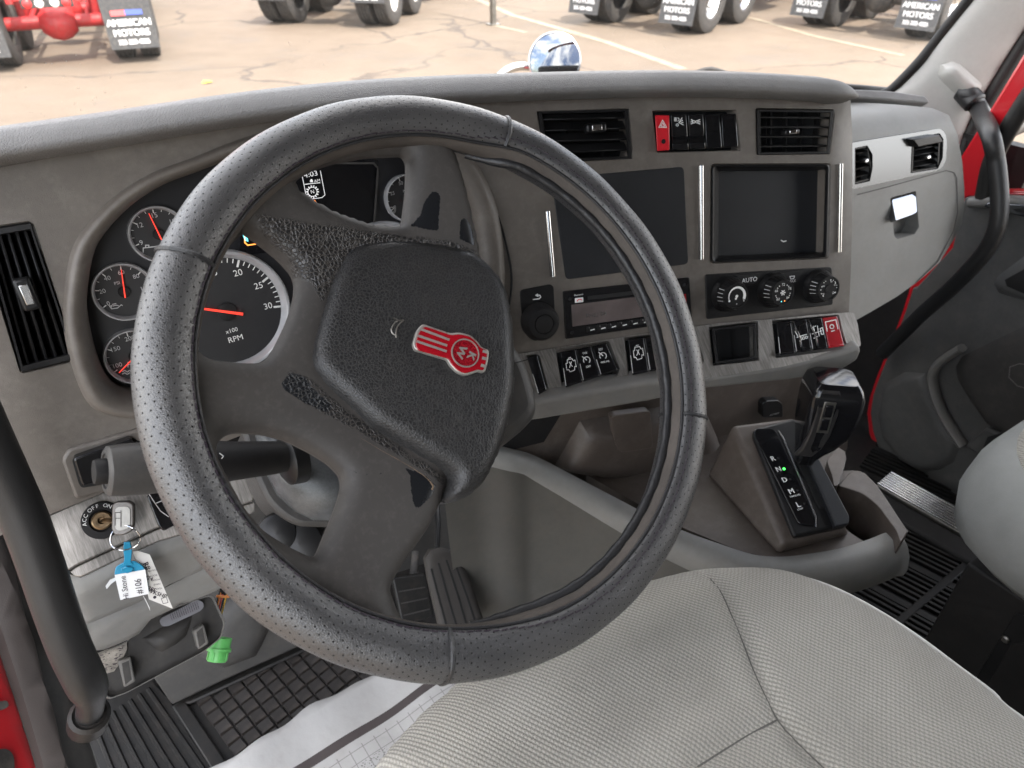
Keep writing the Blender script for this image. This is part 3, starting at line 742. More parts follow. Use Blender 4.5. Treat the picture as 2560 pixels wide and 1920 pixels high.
# air vents --------------------------------------------------------------
def vent(pl, Q, nmain, ncross, horiz, knob, parent=dash, depth=.03, frame=None, tilt=.35, blade=.014, label=None, framemat='black', vcross=None):
    """Q: TL TR BR BL of the opening; main louvres in front, cross vanes behind"""
    c = np.mean([pl.pt(*q) for q in Q], 0); v = thing('air_vent', label, None, Vector(c)-wloc(parent)); v.parent = parent
    fp = lambda s, t, h: pl.pt(*quadpt(Q, s, t), h)
    back = [fp(s, t, -depth) for s, t in ((-.05, -.05), (1.05, -.05), (1.05, 1.05), (-.05, 1.05))]
    front = [fp(s, t, -.002) for s, t in ((-.03, -.03), (1.03, -.03), (1.03, 1.03), (-.03, 1.03))]
    mk('duct', back+front, [(0, 1, 2, 3), (0, 4, 5, 1), (1, 5, 6, 2), (2, 6, 7, 3), (3, 7, 4, 0)], M['void'], v, 0)
    # bezel frame
    ring = []
    for k, h in ((-.04, -.003), (-.02, .0015), (.018, .0015), (.03, -.006)): ring.append([fp(s, t, h) for s, t in ((k, k), (1-k, k), (1-k, 1-k), (k, 1-k))])
    vs = [p for r in ring for p in r]; fs = [(i*4+k, i*4+(k+1) % 4, (i+1)*4+(k+1) % 4, (i+1)*4+k) for i in range(3) for k in range(4)]
    mk('frame', vs, fixnormals(vs, fs), M[framemat], v, 30)
    for i in range(nmain):
        t = (i+.7)/(nmain+.4)
        if horiz: A, B = fp(.02, t, -.004), fp(.98, t, -.004); side = pl.e2
        else: A, B = fp(t, .02, -.004), fp(t, .98, -.004); side = pl.e1
        dpt = unit(-pl.n+side*tilt*(1 if horiz else -1)); th = unit(np.cross(B-A, dpt))*.0011
        f0 = [A-th, B-th, B+th, A+th]; b0 = [p+dpt*blade for p in f0]
        hexa('slat', f0+b0, M['black'], v, bev=.0004, bseg=1)
    for i in range(ncross):
        t = (i+.8)/(ncross+.6)
        if horiz: A, B = fp(t, .03, -.0205), fp(t, .97, -.0205)
        else: A, B = fp(.03, t, -.0205), fp(.97, t, -.0205)
        th = unit(np.cross(B-A, pl.n))*.001
        f0 = [A-th, B-th, B+th, A+th]; b0 = [p-pl.n*.008 for p in f0]
        hexa('vane', f0+b0, M['blackm'], v)
    if knob:
        s, t, ku, kv, km = knob; p = fp(s, t, .003)
        k = obox('adjuster', p, (pl.e1, pl.e2, pl.n), (ku, kv, .012), M['black'], v, bev=.003, bseg=3)
        obox('adjuster_cap', p+pl.n*.0062, (pl.e1, pl.e2, pl.n), (ku*.5, kv*.62, .002), M[km], v, bev=.0009)
    return v
vent(LF, [(-38, 585), (76, 566), (184, 890), (56, 922)], 5, 5, False, (.5, .48, .014, .03, 'chromed'), tilt=.25)
vent(ST, Z5((292, 150), (920, 135), (945, 478), (330, 500)), 4, 2, True, (.62, .35, .026, .011, 'chromed'), tilt=.9)
vent(ST, Z6((228, 300), (664, 305), (640, 548), (232, 553)), 4, 4, True, (.44, .5, .022, .008, 'chrome'), tilt=.1)
# upper switch bank --------------------------------------------------------
def rocker(name, pl, Q, hs, mat, parent, base=-.012, ts=None, label=None, bev=.0009, gap=.02):
    ts = ts or lin(0, 1, len(hs)); rows = []
    for t, h in zip(ts, hs): rows.append([pl.pt(*quadpt(Q, gap, t), h), pl.pt(*quadpt(Q, 1-gap, t), h)])
    top = [p for r in rows for p in r]; bot = [pl.pt(*quadpt(Q, s, t), base) for t in (0, 1) for s in (gap, 1-gap)]
    vs = top+bot; n = len(rows); b = 2*n; fs = [(2*i, 2*i+1, 2*i+3, 2*i+2) for i in range(n-1)]
    fs += [(b, b+1, 1, 0), (b+2, 2*n-2, 2*n-1, b+3), tuple([2*i for i in range(n)]+[b+2, b]), tuple([2*i+1 for i in range(n)]+[b+3, b+1]), (b, b+2, b+3, b+1)]
    return mk(name, vs, fixnormals(vs, fs), mat, parent, 25, bev=bev, bseg=2, label=label)
mk('switch_recess', [ST.pt(x, y, -.02) for x, y in scalep(Z5((1120, 140), (1712, 134), (1742, 420), (1152, 436)), 1.1)], [(0, 1, 2, 3)], M['void'], dash, 0)
XS = [(1126, 1236, 168, 426), (1240, 1362, 166, 420), (1366, 1484, 164, 414), (1488, 1604, 160, 408), (1608, 1722, 158, 402)]
hz = rocker('hazard_switch', ST, Z5((1126, 168), (1234, 170), (1236, 422), (1142, 430)), [.004, .005, .004, .006], M['redsw'], dash, label='red hazard warning switch')
ht = Z5((1183, 205), (1213, 258), (1156, 258), (1183, 205)); strokes([ht, scalep(ht[:3], .5)+[scalep(ht[:3], .5)[0]]], ST, 1.7, M['white'], hz, .0058)
lathe('indicator', ST.pt(*Z5((1188, 360))[0], .0045), ST.n, [(.0028, 0), (.0028, .001), (0, .001)], M['black'], hz, 16)
for i, (x0, x1, y0, y1) in enumerate(XS[1:]):
    Q = Z5((x0, y0), (x1-4, y0-1), (x1+14, y1), (x0+12, y1+2))
    s = rocker('rocker_switch', ST, Q, [.003, .001, -.001, .007, .006] if i < 2 else [.0, .001, .001, .003, .004], M['gloss'], dash, ts=[0, .42, .62, .82, 1])
    if i == 0:
        strokes([Z5(*L) for L in ([(1268, 190), (1285, 190)], [(1268, 200), (1285, 200)], [(1268, 210), (1285, 210)], [(1300, 225), (1325, 188)], [(1300, 222), (1335, 240)], [(1318, 225), (1335, 222)], [(1305, 220), (1330, 205)])]+[Z5(*[(x, y) for x, y in circ(1292, 200, 11, 10, -90, 90)])]+[Z5(*circ(1290, 240, 8, 10))], ST, 1.8, M['white'], s, .0035)
    if i == 1:
        strokes([Z5(*L) for L in ([(1390, 200), (1402, 207)], [(1388, 217), (1402, 217)], [(1390, 233), (1402, 226)], [(1440, 207), (1455, 200)], [(1440, 217), (1457, 217)], [(1440, 226), (1455, 233)])]+[Z5(*circ(1410, 217, 9, 10)), Z5(*circ(1432, 217, 8, 10))], ST, 2, M['white'], s, .0035)
# screens, pocket, chrome strips --------------------------------------------
prism('blank_screen', ST, [(1378, 445), (1710, 417), (1721, 660), (1415, 699), (1394, 553)], -.004, .0012, M['screen'], dash, rnd=.006, bev=.0008)
pk = prism('pocket_floor', ST, scalep(pocket, 1.02), -.034, -.022, M['screen'], dash)
c0 = np.mean(np.array(pocket), 0); rings = []
for k, h in ((1.012, .0015), (1.0, .002), (.985, .001), (.93, -.006), (.90, -.016), (.885, -.022)): rings.append([ST.pt(*(c0+(np.array(p)-c0)*V3(k, k)[:2] if h > -.003 else c0+(np.array(p)-c0)*np.array([k+.012, k])), h) for p in pocket])
loft('pocket_frame', rings, M['black'], dash, 60, caps=False)
strokes([Z6((362, 1068), (375, 1076), (392, 1072))], ST.off(-.0215), 3, M['white'], pk, .0002, 'scratch')
for a, b in (((1368, 528), (1382, 691)), ((1751.6, 414), (1752.6, 648)), ((2100.5, 409), (2096.5, 630))):
    A, B = ST.pt(*a), ST.pt(*b); w_ = ST.e1*.0045
    ring = [[p+ST.e1*.0038*math.cos(q)+ST.n*(.0042*math.sin(q)+.0002) for q in [math.pi*k/6 for k in range(7)]] for p in (A, A*.999+B*.001, B*.999+A*.001, B)]
    loft('chrome_strip', ring, M['chrome'], dash, 60)
# selector knob ---------------------------------------------------------------
kp = prism('knob_plate', ST, Z7((165, 250), (420, 200), (447, 222), (462, 560), (300, 680), (230, 640), (190, 560)), -.002, .0016, M['black'], dash, rnd=.005, bev=.0006)
strokes([Z7((275, 328), (325, 322), (338, 308), (330, 292), (300, 292))], ST, 2.6, M['white'], kp, .0022); strokes([Z7((312, 283), (296, 293), (316, 302))], ST, 2.6, M['white'], kp, .0022)
kc = ST.pt(*Z7((315, 500))[0]); lathe('selector_knob', kc, ST.n, [(.0235, .001), (.0235, .006), (.0225, .018), (.019, .0255), (.0165, .0265), (.0125, .0262), (.0118, .0245), (.0112, .0265), (.004, .0272), (0, .0272)], M['blackm'], dash, 48)
# radio -------------------------------------------------------------------------
rq = Z7((525, 262), (1572, 145), (1592, 500), (545, 657)); radio = prism('radio', ST, rq, -.01, .003, M['gloss'], dash, rnd=.002, bev=.0008)
RQ = lambda s, t: quadpt(rq, s, t)
def onr(s0, t0, s1, t1): return [RQ(s0, t0), RQ(s1, t0), RQ(s1, t1), RQ(s0, t1)]
prism('radio_display', ST, onr(.06, .30, .80, .76), .002, .0042, M['lens'], radio, bev=.0004)
prism('disc_slot', ST, onr(.19, .16, .72, .24), .0025, .0036, M['void'], radio)
for k in range(6):
    s = .17+k*.085; b = prism('preset_button', ST, onr(s, .80, s+.078, .92), .003, .0046, M['black'], radio, bev=.0004)
    text(str(k+1), ST, RQ(s+.02, .83), 4, M['whiteg'], b, .005); strokes([[RQ(s+.03, .89), RQ(s+.06, .88)]], ST, 2.5, M['white'], b, .005)
for s, t in ((.05, .17), (.05, .88), (.955, .15), (.955, .82)): lathe('screw_hole', ST.pt(*RQ(s, t), .0032), ST.n, [(.0022, 0), (.0022, .0006), (0, .0005)], M['void'], radio, 12)
b = prism('phone_button', ST, onr(.09, .17, .155, .27), .003, .0048, M['white'], radio, bev=.0005); strokes([[RQ(.105, .235), RQ(.115, .205), RQ(.135, .205), RQ(.143, .225)]], ST, 2, M['redlamp'], b, .0052)
text('Bluetooth', ST, RQ(.12, .105), 4.2, M['white'], radio, .0036)
text('PHIL 94', ST, RQ(.25, .58), 10, M['chromed'], radio, .0046, sx=1.2)
b = prism('eject_button', ST, onr(.855, .19, .915, .29), .003, .0048, M['white'], radio, bev=.0005); strokes([[RQ(.875, .26), RQ(.885, .22), RQ(.895, .26), RQ(.875, .26)]], ST, 1.8, M['redlamp'], b, .0052)
b = prism('usb_socket', ST, onr(.915, .37, .965, .66), .003, .0042, M['redsw2'], radio); prism('usb_slot', ST, onr(.932, .40, .95, .63), .0042, .0047, M['void'], radio)
for t in (.36, .50): prism('tune_button', ST, onr(.86, t, .90, t+.12), .003, .0046, M['black'], radio, bev=.0004)
lathe('aux_socket', ST.pt(*RQ(.905, .83), .003), ST.n, [(.0045, 0), (.0045, .0014), (.003, .0014), (.0028, .0005), (0, .0005)], M['steel'], radio, 16)
# climate controls -----------------------------------------------------------------
hq = Z8((120, 126), (716, 90), (722, 268), (125, 336)); clim = prism('climate_panel', ST, hq, -.004, .002, M['black'], dash, rnd=.004, bev=.0008)
HQ = lambda s, t: quadpt(hq, s, t)
for s0, s1 in ((.27, .41), (.61, .74)): prism('climate_button', ST, [HQ(s0-.03, .06), HQ(s1+.02, .04), HQ(s1-.005, .30), HQ(s0+.015, .34)], .001, .0038, M['blackm'], clim, bev=.0005)
text('AUTO', ST, Z8((328, 151))[0], 11, M['white'], clim, .0045); text('MAX', ST, Z8((528, 157))[0], 7, M['white'], clim, .0045)
strokes([Z8((518, 134), (540, 132), (536, 144), (522, 146), (518, 134))], ST, 2, M['white'], clim, .0045)
def knob(cpx, r0, r1, hh=.024):
    c = ST.pt(*cpx, .002); D = (c-CP)@CA; R0, R1 = r0*D/F, r1*D/F
    lathe('knob_ring', c, ST.n, [(R0*1.06, 0), (R0*1.06, .003), (R0*.97, .006), (R0*.95, .009)], M['black'], clim, 48)
    seg = 96; prof = []
    rings = []
    for rr, h, cr in ((R0*.94, .008, .03), (R1*1.10, hh-.003, .035), (R1*1.04, hh, 0), (R1*.93, hh, 0), (R1*.92, hh-.0012, 0)):
        rings.append([c+ST.n*h+rr*(1-(cr if (k % 4) < 1 else 0))*(math.cos(2*math.pi*k/seg)*ST.e1+math.sin(2*math.pi*k/seg)*ST.e2) for k in range(seg)])
    o = loft('climate_knob', rings, M['black'], clim, 30)
    for a in (150, 165, 180, 195):
        d = math.cos(R_(a))*ST.e1+math.sin(R_(a))*ST.e2; p, q = c+d*R0*.93+ST.n*.011, c+d*R1*1.105+ST.n*(hh-.004); t_ = np.cross(ST.n, d)*.0004
        mk('grip_mark', [p-t_+d*.0004, p+t_+d*.0004, q+t_+d*.0004, q-t_+d*.0004], [(0, 1, 2, 3)], M['whiteg'], o, 0)
    fc = c+ST.n*(hh-.001)
    return o, Pl(fc, ST.n, ST.e1), R1, fc
def kcircle(pl, R, q, a0, a1, wd, mat, par, n=24):
    G = Geo()
    for k in range(n):
        a, b = R_(a0+(a1-a0)*k/n), R_(a0+(a1-a0)*(k+1)/n); wa, wb = (wd if hasattr(wd, '__call__') else (lambda x: wd)), None
        A = wa(k/n); B = wa((k+1)/n)
        G.quad(*[pl.w(R*qq*math.cos(x), R*qq*math.sin(x), .0005) for x, qq in ((a, q-A), (a, q+A), (b, q+B), (b, q-B))])
    return mk('dial_arc', G.v, G.f, mat, par, 0)
def ktext(pl, s, u, v, hm, mat, par, bold=0):
    a, q = textgeo(s); return mk('lettering', [pl.w(u+x*hm*1.4, v+y*hm*1.4, .0006) for x, y, _ in a], q, mat, par, 0)
def kdots(pl, R, lst, q, r, mat, par):
    G = Geo()
    for a in lst: G.add(([pl.w(R*q*math.cos(R_(a))+r*math.cos(x), R*q*math.sin(R_(a))+r*math.sin(x), .0006) for x in [k*math.pi/4 for k in range(8)]], [tuple(range(8))]))
    return mk('dial_dots', G.v, G.f, mat, par, 0)
o, kpz, R1, _ = knob(Z8((222, 214))[0], 42, 31); kcircle(kpz, R1, .7, 200, -25, lambda x: .03+.1*x if x > .0 else .03, M['white'], o); kdots(kpz, R1, [205], .72, R1*.09, M['white'], o); ktext(kpz, '%', R1*.62, -R1*.42, R1*.2, M['white'], o)
kdots(kpz, R1, [0], 0, R1*.13, M['white'], o); kdots(kpz, R1, [250], .2, R1*.1, M['white'], o); kdots(kpz, R1, [-90], .62, R1*.05, M['whiteg'], o)
o, kpz, R1, _ = knob(Z8((436, 198))[0], 41, 30)
for s, a in (('60', 228), ('66', 160), ('72', 90), ('78', 22), ('84', -45)): ktext(kpz, s, R1*.66*math.cos(R_(a)), R1*.66*math.sin(R_(a)), R1*.22, M['white'], o)
kdots(kpz, R1, [194, 140, 122, 58, 42, -12, -26, 208], .68, R1*.05, M['white'], o)
Gs = Geo()
for k in range(6):
    a = k*math.pi/3; d = V3(math.cos(a), math.sin(a), 0); t_ = V3(-d[1], d[0], 0)*R1*.04; A, B = d*R1*.05, d*R1*.24
    Gs.quad(*[kpz.w(p[0], p[1], .0006) for p in (A-t_, B-t_, B+t_, A+t_)])
mk('symbol', Gs.v, Gs.f, M['white'], o, 0); kdots(kpz, R1, [-100], .72, R1*.05, M['cyan'], o); kdots(kpz, R1, [-76], .72, R1*.05, M['orange'], o)
o, kpz, R1, _ = knob(Z8((648, 180))[0], 40, 29); kdots(kpz, R1, [0, 42, 132, 180, 205, 228, -30, 15, 60, 118], .78, R1*.045, M['white'], o)
for a in (70, 150, 215, -42, 25): ktext(kpz, 'w' if a != -42 else 'D', R1*.62*math.cos(R_(a)), R1*.62*math.sin(R_(a)), R1*.2, M['white'], o); kdots(kpz, R1, [a+9], .74, R1*.06, M['white'], o)
lathe('blank_cap', kpz.w(0, 0, 0), ST.n, [(R1*.36, 0), (R1*.34, .0012), (0, .001)], M['blackm'], o, 24)
# soft top pad ----------------------------------------------------------------------
lip = smoothpath([DS.pt(x, y, .024) for x, y in [(-330, 432), (-150, 403), (0, 378), (145, 356), (290, 334), (430, 311), (579, 288), (740, 266), (900, 248), (1090, 235), (1280, 227), (1450, 221), (1627, 217), (1745, 217), (1859, 219), (1950, 223), (2032, 228), (2090, 233)]]+[ST.pt(2130, 239, .012)], 4)
prof = [(-.045, -.0155), (-.018, -.016), (-.004, -.0125), (.008, -.0045), (.0125, -.0010), (.0132, .0018), (.0115, .0045), (.002, .0105), (-.007, .0138), (-.013, .0140), (-.03, .0125), (-.10, -.016), (-.24, -.085)]
rings = []; n_ = len(lip)
for i, p in enumerate(lip):
    a, b = lip[max(i-1, 0)], lip[min(i+1, n_-1)]; t = unit(b-a); o_ = unit(np.cross(t, (0, 0, 1.))); up = np.cross(o_, t)
    if i > n_-6: o_ = unit(o_*.9+t*.12*(i-n_+6))
    k = 1 if i < n_-4 else (1, .97, .86, .6)[i-n_+4]
    rings.append([p+o_*x*(k if x > 0 else 1)+up*y*k for x, y in prof])
loft('top_pad', rings, M['pad'], dash, 60, caps=True)
# dark gap under the pad
# brushed switch shelf under the stack ----------------------------------------------
A_, B_ = DS.pt(1345, 892), DS.pt(2100, 786)
SHn = nrm(17, 42); SH = Pl(ST.pt(1740, 822, .004), SHn)
holes = [Z7((225, 800), (305, 790), (330, 805), (400, 1060), (375, 1120), (330, 1130)), Z7((478, 748), (885, 680), (905, 690), (985, 900), (955, 970), (535, 1080)), Z7((1052, 648), (1590, 588), (1612, 600), (1680, 830), (1650, 880), (1088, 968)), Z8((143, 376), (362, 350), (366, 526), (162, 550)), Z8((445, 346), (742, 320), (778, 458), (765, 475), (462, 514))]
brow = Z7((-420, 840), (200, 772), (1120, 622), (1825, 522))+Z8((400, 338), (640, 314), (800, 303), (822, 306), (838, 360), (852, 450), (850, 462), (770, 492), (480, 560), (100, 618))+Z7((1230, 1012), (340, 1168), (-420, 1290))
holed('brushed_switch_panel', SH, brow, holes, M['brushed'], dash, step=30, depth=.02, skirt=.0, lip=1.06, lipd=.006)
band = Z8((852, 462), (856, 490), (840, 530), (740, 592), (500, 628), (115, 668))+Z7((1230, 1180), (340, 1330), (-420, 1440), (-420, 1290), (340, 1168), (1230, 1012))+Z8((100, 618), (480, 560), (770, 492))
SB = Pl(SH.pt(*Z8((480, 560))[0]), nrm(17, -8)); prism('shelf_edge', SB, band, -.03, .0, M['greym'], dash, bev=.006, bseg=3)
for h in holes: prism('switch_well', SH, scalep(h, 1.05), -.03, -.02, M['void'], dash)
def swtext(kind, pl, Q, par, hh):
    q = lambda s, t: quadpt(Q, s, t)
    if kind == 'engine': strokes([[q(.25, .3), q(.25, .5), q(.35, .5), q(.42, .58), q(.7, .56), q(.72, .45), q(.82, .48), q(.82, .26), q(.72, .28), q(.66, .2), q(.36, .2), q(.33, .3), q(.25, .3)], [q(.45, .16), q(.6, .15)], [q(.42, .45), q(.6, .28)], [q(.45, .28), q(.6, .44)]], pl, 1.6, M['white'], par, hh)
    if kind in ('cruise', 'set'):
        c = q(.5, .36); strokes([circ(c[0], c[1], 8.5, 14, -40, 220), [c, (c[0]-6, c[1]-6)], [(c[0]-11, c[1]-9), (c[0]-6, c[1]-5)]], pl, 1.8, M['white'], par, hh)
        a, b = ('ON', 'OFF') if kind == 'cruise' else ('SET', 'RESUME'); text(a, pl, q(.5, .12), 5.2, M['white'], par, hh); text(b, pl, q(.5, .58), 5.2 if kind == 'cruise' else 4.6, M['white'], par, hh)
    if kind == 'lock': strokes([[q(.2, .45), q(.8, .38)], [q(.35, .2), q(.35, .6)], [q(.6, .2), q(.6, .55)], [q(.2, .25), q(.5, .2)], [q(.25, .6), q(.5, .55)], [q(.75, .3), q(.9, .28), q(.9, .5), q(.75, .5), q(.75, .3)]], pl, 2, M['white'], par, hh)
    if kind == 'truck': strokes([[q(.15, .3), q(.3, .5), q(.45, .48)], [q(.2, .5), q(.85, .44)]]+[circ(*q(x, .6-.08*x), 3, 8) for x in (.45, .62, .8)], pl, 2, M['white'], par, hh)
    if kind == 'pto': strokes([circ(*q(.5, .28), 5, 10), [q(.15, .42), q(.15, .1), q(.85, .06), q(.85, .38)], [q(.4, .44), q(.6, .42)]], pl, 2.2, M['white'], par, hh)
def bank(Q, n, mats, kinds, red=None, prot=.007):
    for i in range(n):
        q = [quadpt(Q, i/n, 0), quadpt(Q, (i+1)/n, 0), quadpt(Q, (i+1)/n, 1), quadpt(Q, i/n, 1)]
        s = rocker('rocker_switch', SH, q, [.003, .001, .001, prot, prot-.001], M[mats[i]], dash, base=-.019, ts=[0, .3, .6, .93, 1], gap=.03)
        if kinds[i]:
            q2 = [quadpt(q, .0, .05), quadpt(q, 1, .05), quadpt(q, 1, 1.0), quadpt(q, 0, 1.0)]; swtext(kinds[i], SH, q2, s, .0035)
        # thin edge line along the left side of the rocker
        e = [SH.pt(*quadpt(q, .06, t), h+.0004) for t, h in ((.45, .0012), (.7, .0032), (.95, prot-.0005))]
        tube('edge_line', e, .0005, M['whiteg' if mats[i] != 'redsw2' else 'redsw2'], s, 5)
bank(Z7((500, 770), (885, 690), (980, 915), (540, 1060)), 3, ['gloss']*3, ['engine', 'cruise', 'set'])
bank(Z7((1060, 660), (1600, 596), (1668, 840), (1094, 955)), 4, ['gloss']*4, ['engine', None, None, 'cruise'])
bank(Z7((222, 806), (312, 792), (390, 1080), (318, 1120)), 1, ['gloss'], [None])
Q3 = Z8((452, 350), (742, 322), (776, 462), (468, 506)); bank(Q3, 4, ['gloss', 'gloss', 'gloss', 'redsw2'], [None, 'truck', 'lock', 'pto'])
for s in (.27, .52):
    P = [SH.pt(*quadpt(Q3, s+.03*t, t0), h) for t, t0, h in ((0, .02, .002), (.8, .2, .014), (2.2, .48, .018), (2.6, .75, .016), (2.2, .98, .004))]
    tube('switch_guard', smoothpath(P, 4), .0011, M['chrome'], dash, 7)
# small cubby between the switch groups
cq = Z8((150, 382), (356, 356), (360, 520), (168, 544)); cb = [SH.pt(*q, -.001) for q in cq]; cbk = [SH.pt(*q, -.045) for q in cq]
mk('coin_cubby', cb+cbk, [(4, 5, 6, 7), (0, 4, 7, 3), (1, 2, 6, 5), (0, 1, 5, 4), (3, 7, 6, 2)], M['blackm'], dash, 0)
fr_ = [[SH.pt(*q, h) for q in scalep(cq, k)] for k, h in ((1.02, .001), (1.0, .003), (.9, .003), (.86, -.004))]; loft('cubby_frame', fr_, M['black'], dash, 30, caps=False)
mk('cubby_divider', [SH.pt(*quadpt(cq, .42, t), h) for t, h in ((.05, -.012), (.95, -.012), (.95, -.044), (.05, -.044))], [(0, 1, 2, 3)], M['black'], dash, 0)
# lower brown panel behind the shifter --------------------------------------------
LD = Pl(SB.pt(1740, 980)+V3(0, .075, 0), nrm(11, -3))
prism('lower_panel', LD, [(1130, 1100), (1330, 1010), (1620, 960), (2105, 925), (2130, 960), (2118, 1120), (2050, 1330), (1800, 1400), (1500, 1330), (1250, 1180)], -.02, 0, M['fascia2'], dash)
wedge = inflate('lower_panel_boss', LD, [(1386, 1165), (1450, 1052), (1480, 1046), (1690, 1010), (1760, 1020), (1800, 1110), (1780, 1170), (1600, 1190), (1470, 1180)], .03, .03, M['fascia2'], dash, step=.012)
prism('blank_cover', LD, Z7((925, 1310), (950, 1290), (1250, 1250), (1270, 1560), (1000, 1600), (960, 1540)), .02, .0312, M['fascia2'], dash, rnd=.008, bev=.001)
cap = Z8((388, 740), (405, 722), (465, 718), (485, 735), (488, 800), (388, 800)); c12 = prism('socket_cap', LD, cap, -.001, .012, M['black'], dash, rnd=.006, bev=.002); text('12V120W', LD, Z8((445, 783))[0], 5, M['whiteg'], c12, .0126)
# black slab left of the shelf, painted in for the dark footwell void
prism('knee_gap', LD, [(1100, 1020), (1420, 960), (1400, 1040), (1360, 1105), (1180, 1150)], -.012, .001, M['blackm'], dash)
# passenger side of the dash -----------------------------------------------------
PD = Pl(at(2260, 540, 0, 1.07), nrm(9, 12))
_pt = PD.pt(2260, 335)
def fP(p):
    d1 = np.dot(p-PD.P, PD.n); d2 = np.dot(p-_top, V3(0, -.15, .989)); d3 = np.dot(p-_rt, unit(V3(.95, -.2, .1))); k = .035
    a, b = d1+k, d2+k
    m1 = math.hypot(a, b)-k if a > 0 and b > 0 else max(d1, d2)
    a, b = m1+k, d3+k
    return math.hypot(a, b)-k if a > 0 and b > 0 else max(m1, d3)
_top = PD.pt(2260, 288); _rt = PD.pt(2418, 480)
PS = SurfMin(fP)
pasv1 = Z6((790, 524), (872, 508), (905, 560), (905, 640), (890, 715), (790, 735)); pasv2 = Z6((1140, 466), (1300, 436), (1322, 470), (1318, 580), (1290, 642), (1132, 668))
glove_rec = rpoly(Z6((1012, 822), (1158, 782), (1176, 990), (1150, 1030), (1050, 1058), (1035, 1040)), 3)
po = [(2085, 258), (2150, 256), (2250, 262), (2330, 270), (2372, 288), (2392, 331), (2406, 403), (2411, 470), (2411, 520), (2404, 560), (2384, 600), (2349, 656), (2300, 700), (2243, 741), (2180, 778), (2120, 812), (2080, 820), (2080, 500)]
holed('passenger_dash', PS, po, [pasv1, pasv2, glove_rec], M['grey'], dash, step=22, depth=.03, skirt=.12, lip=1.04)
holed('passenger_trim', PD.off(.0035), rpoly(Z6((770, 492), (1300, 406), (1330, 425), (1345, 470), (1340, 590), (1318, 640), (1290, 655), (770, 770)), 8), [rpoly(Z6((800, 524), (872, 508), (903, 560), (903, 640), (888, 715), (800, 735)), 3), rpoly(Z6((1140, 466), (1300, 436), (1322, 470), (1318, 580), (1290, 642), (1132, 668)), 3)], M['silver'], dash, step=30, depth=.006, skirt=.006, lip=1.03)
vent(PD, Z6((800, 526), (872, 512), (905, 700), (800, 728)), 4, 2, True, (.6, .4, .014, .008, 'chrome'), tilt=.3, depth=.028)
vent(PD, Z6((1146, 478), (1302, 448), (1292, 636), (1138, 662)), 5, 2, True, (.5, .6, .016, .008, 'chrome'), tilt=.6, depth=.028)
prism('vent_flap', PD, Z6((1142, 470), (1300, 442), (1328, 486), (1175, 518)), -.004, .016, M['black'], dash, bev=.002)
strokes([Z6((815, 798), (1000, 750), (1340, 655), (1388, 668), (1402, 700), (1408, 900), (1384, 1010), (1290, 1195), (1160, 1320))], PD, 2.2, M['greyd'], dash, .0012, 'glove_box_seam')
prism('latch_well', PD, scalep(glove_rec, 1.05), -.034, -.028, M['greym'], dash)
LTP = Pl(PD.pt(*Z6((1093, 870))[0], .004), nrm(9, 40))
prism('glove_latch', LTP, Z6((1016, 826), (1160, 786), (1170, 902), (1140, 918), (1040, 953)), -.010, .002, M['mirror'], dash, rnd=.004, bev=.001)
prism('side_top_pad', Pl(PS.pt(2240, 250), nrm(9, 40)), Z6((700, 170), (840, 172), (1000, 180), (1215, 212), (1245, 248), (1230, 256), (830, 222), (700, 215)), -.03, .004, M['pad'], dash, bev=.003)
# ================================================================== STEERING COLUMN, WHEEL, STALK
colm = thing('steering_column', 'dark grey plastic steering column shroud behind the wheel', 'column', WP.w(0, -.05, -.3))
shroud = Z7((-320, 250), (60, 560), (130, 640), (240, 820), (320, 1080), (345, 1210), (320, 1310), (240, 1410), (0, 1560), (-330, 1740), (-900, 1650))
shroud = [(960, 720), (1180, 725), (1278, 838), (1322, 897), (1346, 975), (1353, 1012), (1346, 1042), (1322, 1070), (1250, 1128), (1140, 1190), (960, 1230), (860, 1100), (850, 860)]
prism('upper_shroud', WP, shroud, -.24, -.085, M['greyd'], colm, rnd=.02, bev=.014, bseg=4, taper=.96)
strokes([ZP((1600, 580), (1720, 548))], WP, 2, M['void'], colm, -.0845, 'shroud_seam')
cone = [(640, 1085), (719, 1090), (791, 1120), (900, 1180), (900, 1300), (827, 1300), (787, 1300), (741, 1278), (696, 1237), (662, 1170)]
inflate('lower_cover', WP, cone, .035, .04, plastic('cover_silver_grey', (.10, .106, .11), .42, 500, .3, .3, 40, metal=.35), colm, base=-.165, skirt=.1, step=.008)
prism('cover_flange', WP, [(600, 1060), (900, 1080), (930, 1310), (814, 1317), (746, 1315), (705, 1292), (667, 1255), (632, 1180)], -.27, -.175, M['greyd'], colm, rnd=.012, bev=.005)
lathe('stalk_boot', WP.pt(716, 1150, -.128), unit(V3(-.85, -.1, .2)), [(.024, -.012), (.023, .0), (.017, .004)], M['black'], colm, 24)
